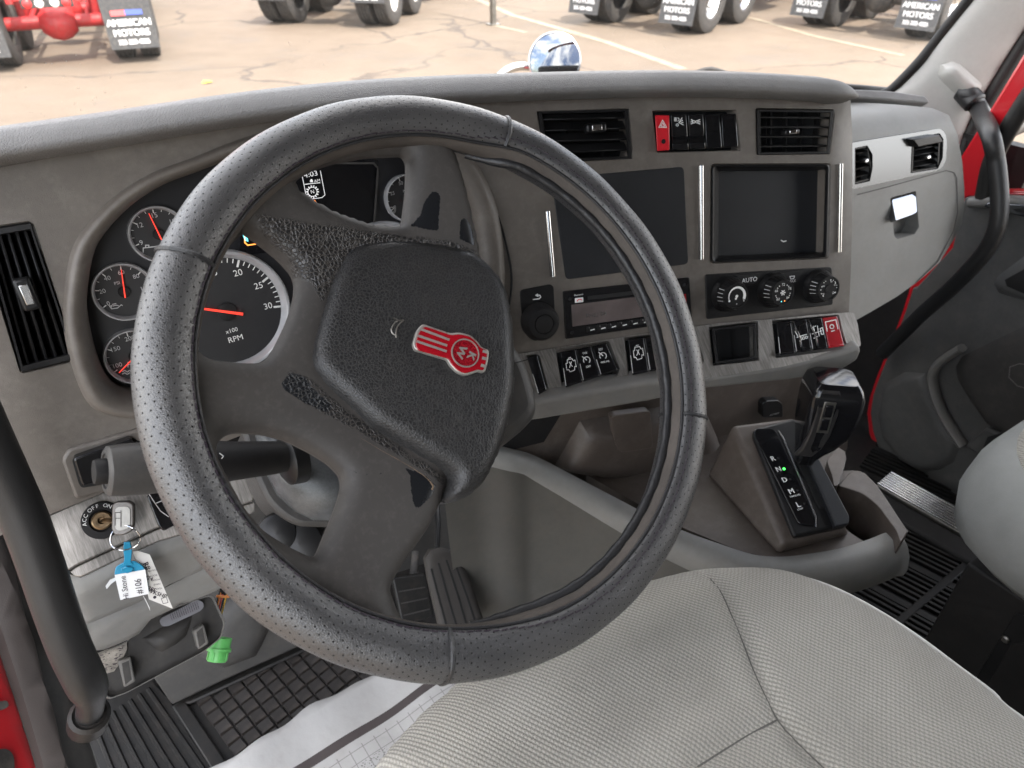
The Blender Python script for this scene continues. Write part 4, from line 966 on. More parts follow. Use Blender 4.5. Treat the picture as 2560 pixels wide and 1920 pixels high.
# turn signal stalk
st = thing('turn_signal_stalk', 'black turn signal stalk with ribbed grip and end button, left of the wheel', 'stalk', WP.pt(700, 1130, -.12))
A = WP.pt(735, 1140, -.125); B = WP.pt(262, 1178, -.085); L = np.linalg.norm(B-A); d = unit(B-A)
def stz(f): return A+(B-A)*f
lathe('lever', A, d, [(.0125, 0), (.0145, L*.12), (.0165, L*.36), (.0175, L*.42), (.0175, L*.60)], M['blackm'], st, 40)
seg = 48; rings = []
e1 = unit(np.cross(d, (0, 0, 1.))); e2 = np.cross(d, e1)
for rr, hh, fl in ((.0178, .55, 0), (.0195, .62, .0), (.0205, .68, .02), (.0212, .80, .04), (.0208, .93, .05), (.0198, .985, .05), (.0165, 1.0, .03), (.0135, 1.0, 0), (.0130, .992, 0)):
    rings.append([A+d*L*hh+rr*(1-fl*(.5+.5*math.cos(6*a)))*(math.cos(a)*e1+math.sin(a)*e2) for a in [2*math.pi*k/seg for k in range(seg)]])
loft('grip', rings, M['greyd'], st, 45)
lathe('end_button', A+d*L*.985, d, [(.0098, 0), (.0098, .007), (.009, .0095), (.005, .0102), (0, .0102)], M['blackm'], st, 24)
CAMSIDE = unit(CP-stz(.3)); CAMSIDE = unit(CAMSIDE-d*np.dot(CAMSIDE, d))
PLS = Pl(stz(.38)+CAMSIDE*.0172, CAMSIDE, d*-1)
strokes([ZC((135, 368), (162, 388), (150, 405))], PLS, 2.2, M['white'], st, .0005, 'arrow_mark')
# wheel ---------------------------------------------------------------
wheel = thing('steering_wheel', 'black steering wheel with perforated leather cover and worn four-spoke hub', 'steering wheel', WP.P)
RM, RT = .2203, .0212
NT_, NPH = 288, 40
def tor(th, ph, r=RT): return WP.w((RM+r*math.cos(ph))*math.cos(th), (RM+r*math.cos(ph))*math.sin(th), r*math.sin(ph))
rings = [[tor(2*math.pi*i/144, 2*math.pi*k/24, .0200) for k in range(24)] for i in range(144)]
loft('rim', rings, M['rim'], wheel, 80, closed=True)
def smooth01(x): x = min(max(x, 0), 1); return x*x*(3-2*x)
def gapw(th):                       # half width of the opening in the cover: wide on the right-hand half
    t = (math.degrees(th)+180) % 360-180
    k = smooth01((66-t)/16)*smooth01((t+118)/34)
    return R_(32.5-15.5*k), k
GC = R_(148)
vs = []; fs = []; uv = []
for i in range(NT_+1):
    th = 2*math.pi*i/NT_; g, k = gapw(th); c = GC+R_(34.5)*(1-k)
    for j in range(NPH+1):
        ph = c+g+(2*math.pi-2*g)*j/NPH; e = min(j, NPH-j)
        r = RT*(1+.012*math.sin(th*9+1)+.008*math.sin(th*23+ph*2))-(.0018 if e == 0 else 0)
        vs.append(tor(th, ph, r)); uv.append((th*RM, (ph)*RT))
for i in range(NT_):
    for j in range(NPH): fs.append((i*(NPH+1)+j, i*(NPH+1)+j+1, (i+1)*(NPH+1)+j+1, (i+1)*(NPH+1)+j))
def nfix(vs, fs, ctr=None):
    out = []
    for f in fs:
        out.append(f)
    return out
cv = mk('leather_cover', vs, fs, M['cover'], wheel, 80, uv=uv)
bm = bmesh.new(); bm.from_mesh(cv.data); bmesh.ops.remove_doubles(bm, verts=bm.verts, dist=1e-6); bmesh.ops.recalc_face_normals(bm, faces=bm.faces); bm.to_mesh(cv.data); bm.free()
# cord bead along the loose inner edge (right half)
path = []
for i in range(121):
    th = R_(64-(64+112)*i/120); g, k = gapw(th); path.append(tor(th, GC+R_(34.5)*(1-k)+g+R_(4), RT*1.0))
tube('edge_cord', path, [.0042*(1+.1*math.sin(i*1.3)) if 3 < i < 117 else .003 for i in range(121)], M['cord'], wheel, 10)
path = []
for i in range(181):
    th = 2*math.pi*i/180; g, k = gapw(th); path.append(tor(th, GC+R_(34.5)*(1-k)-g-R_(1), RT*.985))
tube('edge_roll', path[:-1], .0014, M['cord'], wheel, 8, closed=True)
# thread: dashes beside the edge of the cover
G = Geo(); n = 190
for i in range(n):
    th0 = 2*math.pi*i/n; g, k = gapw(th0); c = GC+R_(34.5)*(1-k); off = R_(12)+R_(12)*k
    a = [tor(th0+2*math.pi/n*.72*q/3, c-g-off+R_(2)*math.sin(i*1.7)*.5, RT*1.02) for q in range(4)]
    G.add(tubegeo(a, .00055, 5))
tag(G.build('stitching', M['stitchk'] if 'stitchk' in M else M['ink'], wheel))
# outer light stitching seen low on the left
# cross seams where the cover pieces meet
for px in ((1255, 330), (432, 642), (1706, 1046), (1106, 1640)):
    u, v = WP.uv(*px); th = math.atan2(v, u); g, k = gapw(th); c = GC+R_(34.5)*(1-k)
    for dth, r in ((0, .0013), (.006, .0009)):
        a = [tor(th+dth+.004*math.sin(q*.3), c+g+R_(4)+(2*math.pi-2*g-R_(8))*q/40, RT*1.022) for q in range(41)]
        tube('cover_seam', a, r, M['cord'], wheel, 6)
# spokes: a dished disc with four openings, outlines traced
def dish(u, v): r = math.hypot(u, v)/.2; return -.044+.026*min(r, 1)**2
OA = [(735, 450), (772, 425), (830, 405), (912, 390), (1006, 386), (1017, 405), (1014, 487), (1004, 560), (998, 569), (948, 567), (907, 558), (846, 536), (797, 511), (748, 480)]
OB = Z4((20, 490), (130, 568), (240, 660), (310, 740), (331, 800), (326, 880), (300, 980), (260, 1080), (200, 1200), (140, 1288))+Z3((1500, 1290), (1300, 1270), (1230, 1240), (1195, 1180), (1150, 1000), (1200, 830), (1280, 700), (1370, 585), (1470, 495))
OC = ZC((110, 300), (170, 240), (250, 222), (450, 240), (600, 285), (750, 360), (880, 440), (960, 520), (976, 590), (950, 700), (900, 830), (830, 1000), (790, 1100), (600, 1010), (430, 900), (300, 740), (200, 560), (120, 400))
OD = [(1100, 330), (1140, 400), (1153, 440), (1166, 487), (1182, 564), (1197, 626), (1203, 680), (1205, 760), (1190, 900), (1160, 1060), (1120, 1180)]+ZC((1702, 590), (1650, 730), (1580, 880), (1480, 1020), (1400, 1130), (1340, 1230), (1310, 1310), (1330, 1370), (1370, 1480))+[(1040, 1600), (1300, 1580), (1560, 1380), (1680, 1100), (1620, 760), (1450, 500), (1280, 380)]
circle = [(0.2185*math.cos(2*math.pi*k/96), 0.2185*math.sin(2*math.pi*k/96)) for k in range(96)]
def uvs(P, hf=dish):
    out = []
    for x, y in P:
        u, v = WP.uv(x, y, -.03)
        for _ in range(3): u, v = WP.uv(x, y, hf(u, v))
        out.append((u, v))
    return out
HOL = [rpoly(uvs(o), .006, 3) for o in (OA, OB, OC)]+[rpoly(uvs(OD), .008, 3)]
patches = [Z4((1150, 262), (1190, 258), (1207, 300), (1200, 420), (1192, 503), (1120, 490), (1030, 460), (1090, 400), (1110, 330)), Z4((1325, 420), (1370, 425), (1410, 480), (1420, 585), (1370, 575), (1312, 545), (1325, 490)), ZC((1020, 470), (1130, 520), (1250, 510), (1380, 465), (1440, 480), (1560, 540), (1612, 600), (1590, 660), (1490, 760), (1460, 730), (1440, 640), (1440, 540), (1400, 480), (1280, 500), (1150, 530), (1060, 500)), Z4((240, 1430), (300, 1350), (380, 1370), (420, 1440), (560, 1560), (520, 1600), (400, 1550), (270, 1470))]
grainz = [Z4((480, 470), (620, 480), (900, 520), (1250, 560), (1440, 620), (1440, 700), (600, 700), (500, 950), (420, 800), (340, 760), (300, 640), (130, 500), (80, 380), (200, 420)), Z4((240, 1430), (300, 1340), (400, 1380), (720, 1659), (560, 1640), (400, 1550)), ZP((150, 850), (260, 780), (1160, 1390), (1130, 1430), (900, 1280), (500, 1040))]
def spokes():
    g = np.array([(x+(.0022 if j % 2 else 0), y) for j, y in enumerate(np.arange(-.22, .22, .0038)) for x in np.arange(-.22, .22, .0044)])
    ok = np.hypot(*g.T) < .2145
    for h in HOL: ok &= ~inpolys(h, g) & (pdist(h, g) > .0016)
    V, T = cdt([circle]+HOL, g[ok]); cen = np.array([V[list(t)].mean(0) for t in T]); keep = np.hypot(*cen.T) < .2184
    for h in HOL: keep &= ~inpolys(h, cen)
    T = [t for t, k in zip(T, keep) if k]
    d = np.full(len(V), 9.)
    for h in HOL: d = np.minimum(d, pdist(h, V))
    t = np.clip(d/.020, 0, 1); hh = .017*np.sqrt(np.clip(1-(1-t)**2, 0, 1))
    vs = [WP.w(u, v, dish(u, v)+h) for (u, v), h in zip(V, hh)]
    A = {}
    for nm, polys in (('patch', patches), ('grain', grainz)):
        val = np.zeros(len(V))
        for P in polys:
            Q = uvs(P, lambda u, v: dish(u, v)+.010); dd = pdist(Q, V); s = np.where(inpolys(Q, V), 1, -1); val = np.maximum(val, np.clip(.5+s*dd/.012, 0, 1))
        A[nm] = list(val)
    fs = list(T); fs = [q if np.dot(np.cross(vs[q[1]]-vs[q[0]], vs[q[2]]-vs[q[0]]), WP.n) > 0 else q[::-1] for q in fs]
    for L in HOL:
        b0 = len(vs)
        for u, v in L:
            for h in (0, -.005): vs.append(WP.w(u, v, dish(u, v)+h))
            for k in A: A[k] += [0, 0]
        n = len(L)
        for i in range(n):
            j = (i+1) % n; p, q, r = vs[b0+2*i], vs[b0+2*i+1], vs[b0+2*j]
            fs.append((b0+2*i, b0+2*i+1, b0+2*j+1, b0+2*j))
    return mk('spokes', vs, fs, M['spoke'], wheel, 60, attr=A)
spokes()
padpx = Z4((560, 690), (590, 630), (640, 590), (720, 568), (900, 552), (1100, 568), (1250, 590), (1390, 625), (1470, 685), (1560, 780), (1605, 870), (1628, 980), (1645, 1100), (1646, 1250))+ZP((1595, 700), (1585, 820), (1540, 1050), (1480, 1230), (1400, 1400), (1300, 1490), (1190, 1540), (1110, 1545), (1120, 1480), (1152, 1385), (1100, 1342), (900, 1222), (600, 1052), (400, 872), (250, 742), (175, 650), (162, 560), (175, 470), (210, 340), (250, 200), (300, 20))
inflate('airbag_pad', WP, padpx, .021, .017, M['airbag'], wheel, base=-.034, skirt=.02, step=.004, rnd=.004, extra=lambda u, v: .005*math.exp(-((u+.03)**2+v**2)/.012))
# worn pale edge along the lower seam of the pad
edge = ZP((160, 520), (165, 620), (250, 748), (400, 880), (600, 1060), (900, 1230), (1100, 1350), (1148, 1388))
tube('worn_edge', smoothpath([WP.pt(x, y, -.0318) for x, y in edge], 4), .0008, plastic('worn_edge_tan', (.22, .15, .09), .8, 700, .4, .4, 120), wheel, 6)
edge2 = ZP((150, 880), (300, 950), (500, 1060), (700, 1180), (880, 1280), (1000, 1360), (1055, 1420), (1050, 1450))
tube('worn_crease', smoothpath([WP.pt(x, y, dish(*WP.uv(x, y, -.03))+.0166) for x, y in edge2], 4), .0007, bpy.data.materials['worn_edge_tan'], wheel, 6)
# emblem ------------------------------------------------------------------
EH = -.0042
eo = ZP((985, 300), (1180, 368), (1240, 360), (1320, 380), (1372, 430), (1395, 465), (1448, 482), (1440, 560), (1418, 640), (1375, 628), (1350, 640), (1285, 660), (1225, 635), (1178, 585), (1160, 548), (935, 482), (920, 440), (945, 350))
emb = prism('emblem', WP, eo, EH-.004, EH+.0015, M['emblem_silver'], wheel, rnd=.003, bev=.0008, label='red enamel emblem with silver stripes and letters')
ei = scalep(eo, .945, .91); prism('enamel_field', WP, ei, EH, EH+.0024, M['emblem_red'], emb, rnd=.0025, bev=.0005)
for a, b in (((975, 340), (1168, 412)), ((955, 385), (1152, 452)), ((950, 425), (1148, 492))):
    strokes([ZP(a, b)], WP, 6, M['emblem_silver'], emb, EH+.0026, 'stripe')
for a, b in (((1408, 492), (1432, 498)), ((1403, 540), (1428, 545)), ((1395, 590), (1420, 598))): strokes([ZP(a, b)], WP, 7.5, M['emblem_silver'], emb, EH+.0026, 'stripe')
ec = ZP((1280, 506))[0]; ecw = WP.pt(*ec, EH+.0024); er = 36*((ecw-CP)@CA)/F
lathe('emblem_disc', ecw, WP.n, [(er*1.0, 0), (er*1.0, .0005), (er*.93, .0006), (er*.92, .0003), (0, .0003)], M['sparkle'], emb, 40)
lathe('emblem_ring', ecw, WP.n, [(er*1.03, 0), (er*1.03, .0009), (er*.94, .0009), (er*.94, 0)], M['emblem_silver'], emb, 40)
text('K', WP, ZP((1322, 524))[0], 21, M['emblem_silver'], emb, EH+.0031, dirpx=(-.42, .91), sx=1.15, bold=.04); text('W', WP, ZP((1252, 496))[0], 21, M['emblem_silver'], emb, EH+.0031, dirpx=(-.42, .91), sx=1.1, bold=.04)
# horn mark pressed into the pad
hl = [ZP((778, 262), (800, 268), (822, 280), (856, 276)), ZP((856, 276), (828, 300), (808, 330), (800, 370), (802, 398)), ZP((812, 285), (790, 300), (772, 330), (770, 352), (780, 370), (798, 380))]
for i, l in enumerate(hl): tube('horn_mark', smoothpath([WP.pt(x, y, -.0012) for x, y in l], 3), .0006, M['steel'], wheel, 5)
# ================================================================== FLOOR CONSOLE AND SHIFTER
TZ = .33
TR = Pl((0, 0, TZ), (0, 0, 1), (1, 0, 0))
cons = thing('floor_console', 'brown and grey floor console with cup holder between the seats', 'console', TR.pt(2000, 1300)-V3(0, 0, TZ-FLOOR))
edge_px = [(1190, 1118), (1270, 1128), (1340, 1150), (1480, 1225), (1620, 1300), (1700, 1338), (1790, 1372), (1880, 1402), (1960, 1410)]+Z8((640, 1475), (780, 1450), (920, 1405), (990, 1376), (1040, 1368))
EZ = [.445, .445, .435, .41, .362, .336]+[TZ]*20
edge_px = [(1096, 1150)]+edge_px
E3 = smoothpath([at(p[0], p[1], 2, z) for p, z in zip(edge_px, EZ)], 4)
# tray top (brown) with the cup holder opening
tray = [(1290, 1085), (1330, 1110), (1480, 1195), (1640, 1285), (1720, 1325), (1850, 1378), (1960, 1400)]+Z8((640, 1468), (780, 1442), (920, 1398), (1010, 1356), (1040, 1372), (1076, 1335), (1040, 1290), (985, 1200), (930, 1120), (870, 1060), (815, 1048), (770, 1050), (780, 960), (740, 935))+[(1990, 1060), (1700, 1020), (1400, 1050)]
cupc = Z8((868, 1258))[0]; cupo = circ(cupc[0], cupc[1], 82, 36, ry=74)[:-1]; cupo = [(x+(y-cupc[1])*.35, y+(x-cupc[0])*.25) for x, y in cupo]
holed('tray', TR, tray, [cupo], M['fascia2'], cons, step=40, depth=.004, skirt=.02, lip=1.03, lipd=.003)
cu = [TR.pt(*p) for p in cupo]; cc = np.mean(cu, 0)
loft('cup_holder', [cu, [cc+(p-cc)*.97-V3(0, 0, .03) for p in cu], [cc+(p-cc)*.90-V3(0, 0, .034) for p in cu], [cc+(p-cc)*.86-V3(0, 0, .085) for p in cu], [cc-V3(0, 0, .087)+(p-cc)*.01 for p in cu]], M['fascia2'], cons, 50, caps=False)
# raised rim pieces around the cup
rimo = Z8((745, 935), (775, 960), (785, 985), (770, 1050), (745, 1118), (725, 1122), (720, 1080), (690, 1000))
prism('cup_rim', TR, rimo, 0, .03, M['fascia2'], cons, rnd=.01, bev=.006, bseg=3)
rim2 = Z8((790, 1068), (812, 1048), (850, 1048), (905, 1090), (985, 1200), (1045, 1290), (1075, 1335), (1040, 1392), (1020, 1330), (985, 1285), (935, 1215), (860, 1155), (780, 1130), (745, 1120))
prism('cup_rim', TR, rim2, -.05, .022, M['fascia2'], cons, rnd=.008, bev=.005, bseg=3)
# grey apron swept along the driver's side edge
def sweepside(name, P, prof, mat, parent, smooth=50, k0=1.0):
    rings = []; n = len(P)
    for i, p in enumerate(P):
        t = unit(P[min(i+1, n-1)]-P[max(i-1, 0)]); o = unit(V3(-t[1], t[0], 0)*-1); k = k0+(1-k0)*min(1, i/n*1.4)   # outward, to the driver
        rings.append([p+o*a*k+V3(0, 0, b*k) for a, b in prof])
    m_ = len(prof); vs = [q for r in rings for q in r]; fs = [(i*m_+k, i*m_+k+1, (i+1)*m_+k+1, (i+1)*m_+k) for i in range(n-1) for k in range(m_-1)]
    fs.append(tuple(range((n-1)*m_, n*m_)))
    return mk(name, vs, fixnormals(vs, fs), mat, parent, smooth)
sweepside('apron', E3, [(-.012, .002), (.004, .005), (.016, .001), (.026, -.010), (.032, -.030), (.030, -.044)], M['grey'], cons, k0=.42)
sweepside('apron_lower', E3[26:], [(.029, -.042), (.012, -.066), (-.02, -.088), (-.06, -.10), (-.1, -.10)], M['greym'], cons)
# footwell wall ahead of the pedals (large grey moulded panel)
fw = Pl(at(1100, 1300, 1, .50), nrm(10, 20))
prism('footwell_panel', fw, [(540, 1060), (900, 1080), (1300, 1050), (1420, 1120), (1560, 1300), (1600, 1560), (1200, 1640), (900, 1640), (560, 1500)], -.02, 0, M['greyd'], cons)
TF = Pl(TR.pt(1480, 1235)-V3(0, 0, .01), unit(V3(-.80, -.535, .28)))
sweepside('tunnel_face', E3[:30], [(.003, -.012), (.010, -.05), (.016, -.14), (.03, -.28), (.05, -.55)], M['greyf'], cons, 60)
# shifter housing --------------------------------------------------------------
shift = thing('gear_selector', 'black automatic gear selector with R N D M L scale on brown housing', 'gear shifter', TR.pt(1960, 1280))
def atz(px, z): return at(px[0], px[1], 2, z)
b0, b1, b2 = atz((1764, 1186), TZ), atz((1941, 1389), TZ), atz((2130, 1338), TZ); b3 = b0+(b2-b1)*1.05
t0, t1, t2, t3 = atz((1828, 1060), .415), atz((1962, 1362), .352), atz((2112, 1322), .352), atz((1990, 1040), .415)
hexa('housing', [b0, b1, b2, b3, t0, t1, t2, t3], M['fascia2'], shift, bev=.008, bseg=4)
gn = unit(np.cross(t1-t0, t3-t0)); gn = gn if gn[2] > 0 else -gn
GPp = Pl((t0+t2)/2, gn, unit(t2-t1))
plate = Z8((262, 838), (345, 815), (540, 790), (552, 870), (700, 1120), (805, 1268), (800, 1312), (640, 1335), (545, 1362), (530, 1330))
plate = Z8((350, 850), (545, 800), (805, 1265), (800, 1300), (540, 1362), (345, 880))
prism('gate_plate', GPp, plate, -.01, .008, M['black'], shift, rnd=.006, bev=.004, bseg=3)
prism('scale_window', GPp, Z8((352, 850), (440, 850), (465, 880), (640, 1285), (636, 1312), (560, 1300), (350, 880)), .006, .0095, M['gloss'], shift, rnd=.006, bev=.001)
tube('gate_edge', [GPp.pt(x, y, .010) for x, y in Z8((465, 860), (490, 900), (642, 1270), (640, 1315))], .0013, M['chromed'], shift, 6)
prism('gate_ridge', GPp, Z8((600, 1000), (655, 990), (800, 1262), (798, 1300), (735, 1312), (700, 1225)), .006, .016, M['screen'], shift, rnd=.003, bev=.002)
prism('gate_slot', GPp, Z8((560, 1020), (600, 1010), (692, 1200), (690, 1222), (655, 1226), (640, 1200)), .004, .0092, M['void'], shift)
for s, p, hh in (('R', (438, 993), 13), ('N', (465, 1043), 13), ('D', (493, 1093), 13), ('M', (525, 1147), 14), ('L', (557, 1210), 14)): text(s, GPp, Z8(p)[0], hh, M['white'], shift, .0102, bold=.03)
text('MANUAL', GPp, Z8((543, 1167))[0], 5, M['white'], shift, .0102); text('LOW', GPp, Z8((567, 1230))[0], 5, M['white'], shift, .0102)
lathe('gear_light', GPp.pt(*Z8((490, 1041))[0], .0098), gn, [(.0019, 0), (.0018, .0006), (0, .0008)], M['green'], shift, 12)
for p in ((462, 990), (518, 1090), (552, 1143), (585, 1205)): lathe('gear_light', GPp.pt(*Z8(p)[0], .0098), gn, [(.0018, 0), (.0016, .0004), (0, .0005)], M['void'], shift, 10)
# lever knob: lofted rounded sections along the lever
K0 = GPp.pt(*Z8((585, 1005))[0], .012); K1 = K0+V3(-.012, .012, .13)
kt = at(*Z8((690, 615))[0], 1, float(K0[1])+.01)
ax = unit(kt-K0); HK = np.linalg.norm(kt-K0)
fdir = unit(V3(-.66, -.75, 0)); fdir = unit(fdir-ax*np.dot(fdir, ax)); sdir = np.cross(fdir, ax); sdir = sdir if np.dot(sdir, CR) > 0 else -sdir
def rrect(c, wf, ws, r, n=5):
    P = rpoly([(-wf, -ws), (wf, -ws), (wf, ws), (-wf, ws)], r, n); return [c+fdir*a+sdir*b for a, b in P]
secs = [(0, .009, .010, 0, 0), (.06, .011, .012, 0, .0), (.16, .020, .016, -.004, .004), (.26, .029, .021, -.010, .010), (.38, .033, .0265, -.013, .014), (.55, .034, .030, -.012, .016), (.72, .034, .0315, -.010, .016), (.86, .033, .031, -.008, .015), (.95, .030, .028, -.008, .014), (1.0, .024, .023, -.008, .014)]
rings = [rrect(K0+ax*HK*f+sdir*sy+fdir*fx, wf*1.05, ws*1.14, min(.011, ws*.7)) for f, wf, ws, fx, sy in secs]
lev = loft('lever_knob', rings, M['gloss'], shift, 40)
# gunmetal face plate of the knob towards the driver
fsec = [(.14, .012), (.26, .0135), (.45, .0145), (.7, .0145), (.88, .0145), (.965, .013)]
import bisect
def kf(f):
    for a, b in zip(secs[:-1], secs[1:]):
        if a[0] <= f <= b[0]: q = (f-a[0])/(b[0]-a[0]); return [a[i]+(b[i]-a[i])*q for i in range(5)]
    return secs[-1]
L_, R2 = [], []
for f, w_ in fsec:
    s_ = kf(f); c = K0+ax*HK*f+fdir*(s_[3]+s_[1]*1.05+.0015)+sdir*(s_[4]-.012); L_.append(c-sdir*w_); R2.append(c+sdir*w_)
ol = L_+R2[::-1]; n = len(ol)
vs = ol+[p-fdir*.008 for p in ol]; fs = [tuple(range(n)), tuple(range(2*n-1, n-1, -1))]+[(i, (i+1) % n, n+(i+1) % n, n+i) for i in range(n)]
mk('knob_faceplate', vs, fixnormals(vs, fs), plastic('gunmetal', (.05, .047, .046), .33, 0, 0, .2, metal=.4), shift, 30, bev=.003, bseg=3)
for f0, f1 in ((.52, .66), (.68, .82)):
    s_ = kf((f0+f1)/2); c = K0+ax*HK*(f0+f1)/2+fdir*(s_[3]+s_[1]*1.05+.002)+sdir*(s_[4]-.012); obox('shift_button', c, (sdir, ax, fdir), (.011, HK*(f1-f0)*.95, .004), M['gloss'], shift, bev=.0012)
s_ = kf(.67); c = K0+ax*HK*.67+fdir*(s_[3]+s_[1]*1.05+.0012)+sdir*(s_[4]-.012); obox('button_bezel', c, (sdir, ax, fdir), (.0155, HK*.36, .0025), M['steel'], shift, bev=.001)

# ================================================================== SEATS
SZ = .47
SP = Pl((0, 0, SZ), (0, 0, 1), (1, 0, 0))
seat = thing('driver_seat', 'grey woven cloth driver seat cushion nearest the camera', 'seat', (.1, -.45, FLOOR))
so_px = [(938, 1920), (1006, 1847), (1064, 1789), (1115, 1750), (1162, 1713), (1260, 1650), (1400, 1570), (1520, 1512), (1629, 1476), (1700, 1458), (1797, 1443), (1878, 1438), (1960, 1449), (2068, 1481), (2177, 1536), (2285, 1606), (2394, 1688), (2470, 1745), (2560, 1821)]
so = [SP.uv(*p) for p in so_px]; so = smoothpath(so, 3); so = [tuple(p) for p in so]
so += [(so[-1][0]+.04, so[-1][1]-.12), (so[-1][0]+.03, -.85), (-.16, -.85), (so[0][0]-.05, so[0][1]-.25), (so[0][0]-.035, so[0][1]-.1)]
ZS = zz(1200, 1400, .5425)
SEAMS = (ZS((1062, 88), (1110, 150), (1160, 260), (1210, 380), (1260, 510), (1310, 620), (1370, 738), (1440, 820), (1510, 890), (1600, 975)), ZS((1370, 738), (1250, 800), (1120, 880), (1000, 955)))
_sp = []
for L in SEAMS: _sp += [tuple(q[:2]) for q in smoothpath([at(x, y, 2, SZ+.046) for x, y in L], 8)]
_sp = np.array(_sp)
def shigh(u, v):
    d2 = ((_sp-np.array((u, v)))**2).sum(1).min()
    w_ = .0016*math.sin(u*47+v*31)*math.sin(v*53-u*19)
    return .012*math.cos((u-.1)*7)-.018*math.exp(-((u-.11)/.12)**2-((v+.42)/.13)**2)-.0055*math.exp(-d2/.00008)+.0015*math.exp(-d2/.0009)+w_
inflate('cushion', SP, so, .05, .10, M['weave'], seat, base=0, skirt=.015, step=.0065, uvpts=True, extra=shigh, uvrot=R_(14))
seatdist = None
def seatz(u, v):
    d = pdist(so, np.array([[u, v]]))[0]; t = min(d/.10, 1); return SZ+.05*math.sqrt(max(0, 1-(1-t)**2))+shigh(u, v)
def onseat(px, py, up=0):
    z = SZ+.03
    for _ in range(8):
        p = at(px, py, 2, z); z = .5*z+.5*seatz(p[0], p[1])
    return at(px, py, 2, z)+V3(0, 0, up)
for L in SEAMS:
    tube('seam', smoothpath([onseat(x, y, -.0002) for x, y in L], 5), .0010, M['stitch'], seat, 6)
pp = smoothpath([SP.w(*SP.uv(*p), .006) for p in so_px[11:]]+[SP.w(so[-4][0]+.002, -.6, .004)], 4); tube('piping', pp, .0045, M['piping'], seat, 8)
sk = [SP.w(u, v, -.012) for u, v in so]; cs = np.mean(sk, 0)
loft('side_bolster', [[cs+(p-cs)*k+V3(0, 0, z) for p in sk] for k, z in ((1.0, .003), (1.006, -.03), (.99, -.08), (.95, -.11), (.9, -.115))], M['vinyl'], seat, 50)
obox('seat_base', (.12, -.55, .12), AX, (.42, .45, .42), M['blackm'], seat, bev=.01)
# passenger seat ---------------------------------------------------------------------
pseat = thing('passenger_seat', 'grey passenger seat with vinyl bolster on black metal box', 'seat', (1.0, -.5, FLOOR))
fc = at(2421, 1300, 2, .40)                    # left front bulge of the bolster
X0, Y0 = float(fc[0]), -.18
def srect(x0, x1, y0, y1, z, r, n=8): return [V3(a, b, z) for a, b in rpoly([(x0, y0), (x1, y0), (x1, y1), (x0, y1)], r, n)]
x1 = X0+.52; y0 = -.85
def seatring(ins, z): return srect(X0+ins, x1-ins, y0, Y0-ins*1.2, z, .16-ins*.4)
loft('bolster', [seatring(i, z) for i, z in ((.07, .30), (.025, .315), (.006, .34), (0, .38), (.004, .42), (.016, .452), (.03, .468), (.034, .464))], M['vinyl'], pseat, 60)
rr = [seatring(i, z) for i, z in ((.031, .462), (.028, .472), (.034, .486), (.055, .506), (.09, .518), (.15, .524))]
cush = loft('cushion', rr, M['weave'], pseat, 60)
uvl = cush.data.uv_layers.new(name='UVMap')
for lp in cush.data.loops: co = cush.data.vertices[lp.vertex_index].co; uvl.data[lp.index].uv = (co.x*.9+co.z*.6, co.y+co.z*.5)
tube('seam', [p+V3(0, 0, .001) for p in seatring(.0315, .468)], .0012, M['stitch'], pseat, 5, closed=True)
bx = thing('seat_box', None, None, (0, 0, 0)); bpy.data.objects.remove(bx)
ZR = zz(1900, 1000, .5546)
BT = Pl((0, 0, .27), (0, 0, 1), (1, 0, 0)); c1 = BT.pt(*ZR((935, 735))[0])
obox('seat_box', (c1[0]+.25, c1[1]-.28, (.27+FLOOR)/2), AX, (.5, .56, .27-FLOOR), M['blackm'], pseat, bev=.004)
pbx = Pl((c1[0], 0, 0), (-1, 0, 0))
prism('box_door', pbx, ZR((1150, 965), (1300, 1000), (1300, 1600), (990, 1300), (960, 1270)), 0, .004, M['black'], pseat, bev=.001)
prism('box_recess', pbx, ZR((1130, 1105), (1300, 1080), (1300, 1600), (1010, 1310)), .001, .008, M['blackm'], pseat, bev=.001)
for p in ((1108, 1078), (1005, 1302)): lathe('bolt', pbx.pt(*ZR(p)[0], .004), (-1, 0, 0), [(.006, 0), (.006, .002), (.004, .004), (0, .004)], M['steel'], pseat, 12)
# ================================================================== DRIVER'S FOOTWELL, LOWER LEFT
IG = Pl(at(250, 1330, 1, .205), nrm(0, 38))
igo = ZK((258, 690), (480, 590), (700, 500), (1000, 385), (1300, 280), (1600, 330), (1745, 380), (1760, 560), (1500, 640), (1240, 715), (1095, 745), (800, 880), (520, 1012), (470, 1050), (420, 985), (330, 840))
prism('ignition_panel', IG, igo, -.03, 0, M['brushed'], dash, rnd=.004, bev=.002)
prism('ignition_panel_edge', IG, ZK((520, 1014), (800, 884), (1095, 748), (1500, 645), (1760, 565), (1762, 640), (1500, 720), (1104, 840), (800, 975), (560, 1090), (500, 1080), (470, 1052)), -.03, -.006, M['brushed'], dash, rnd=.003, bev=.003, bseg=3)
# dimmer switch recess left of the column
rec = rpoly(ZK((425, 280), (470, 205), (960, 60), (1020, 60), (1020, 420), (560, 545), (520, 545)), 10)
prism('switch_frame', LF, rec, -.003, .004, M['fascia'], dash, bev=.003, bseg=3)
prism('switch_frame_inner', LF, ZK((495, 265), (910, 118), (985, 160), (985, 400), (565, 470), (545, 440)), .002, .0046, M['void'], dash, rnd=.004)
prism('dimmer_switch', LF, ZK((505, 268), (905, 125), (935, 170), (900, 380), (575, 458), (560, 440)), .002, .014, M['gloss'], dash, rnd=.003, bev=.003, bseg=3)
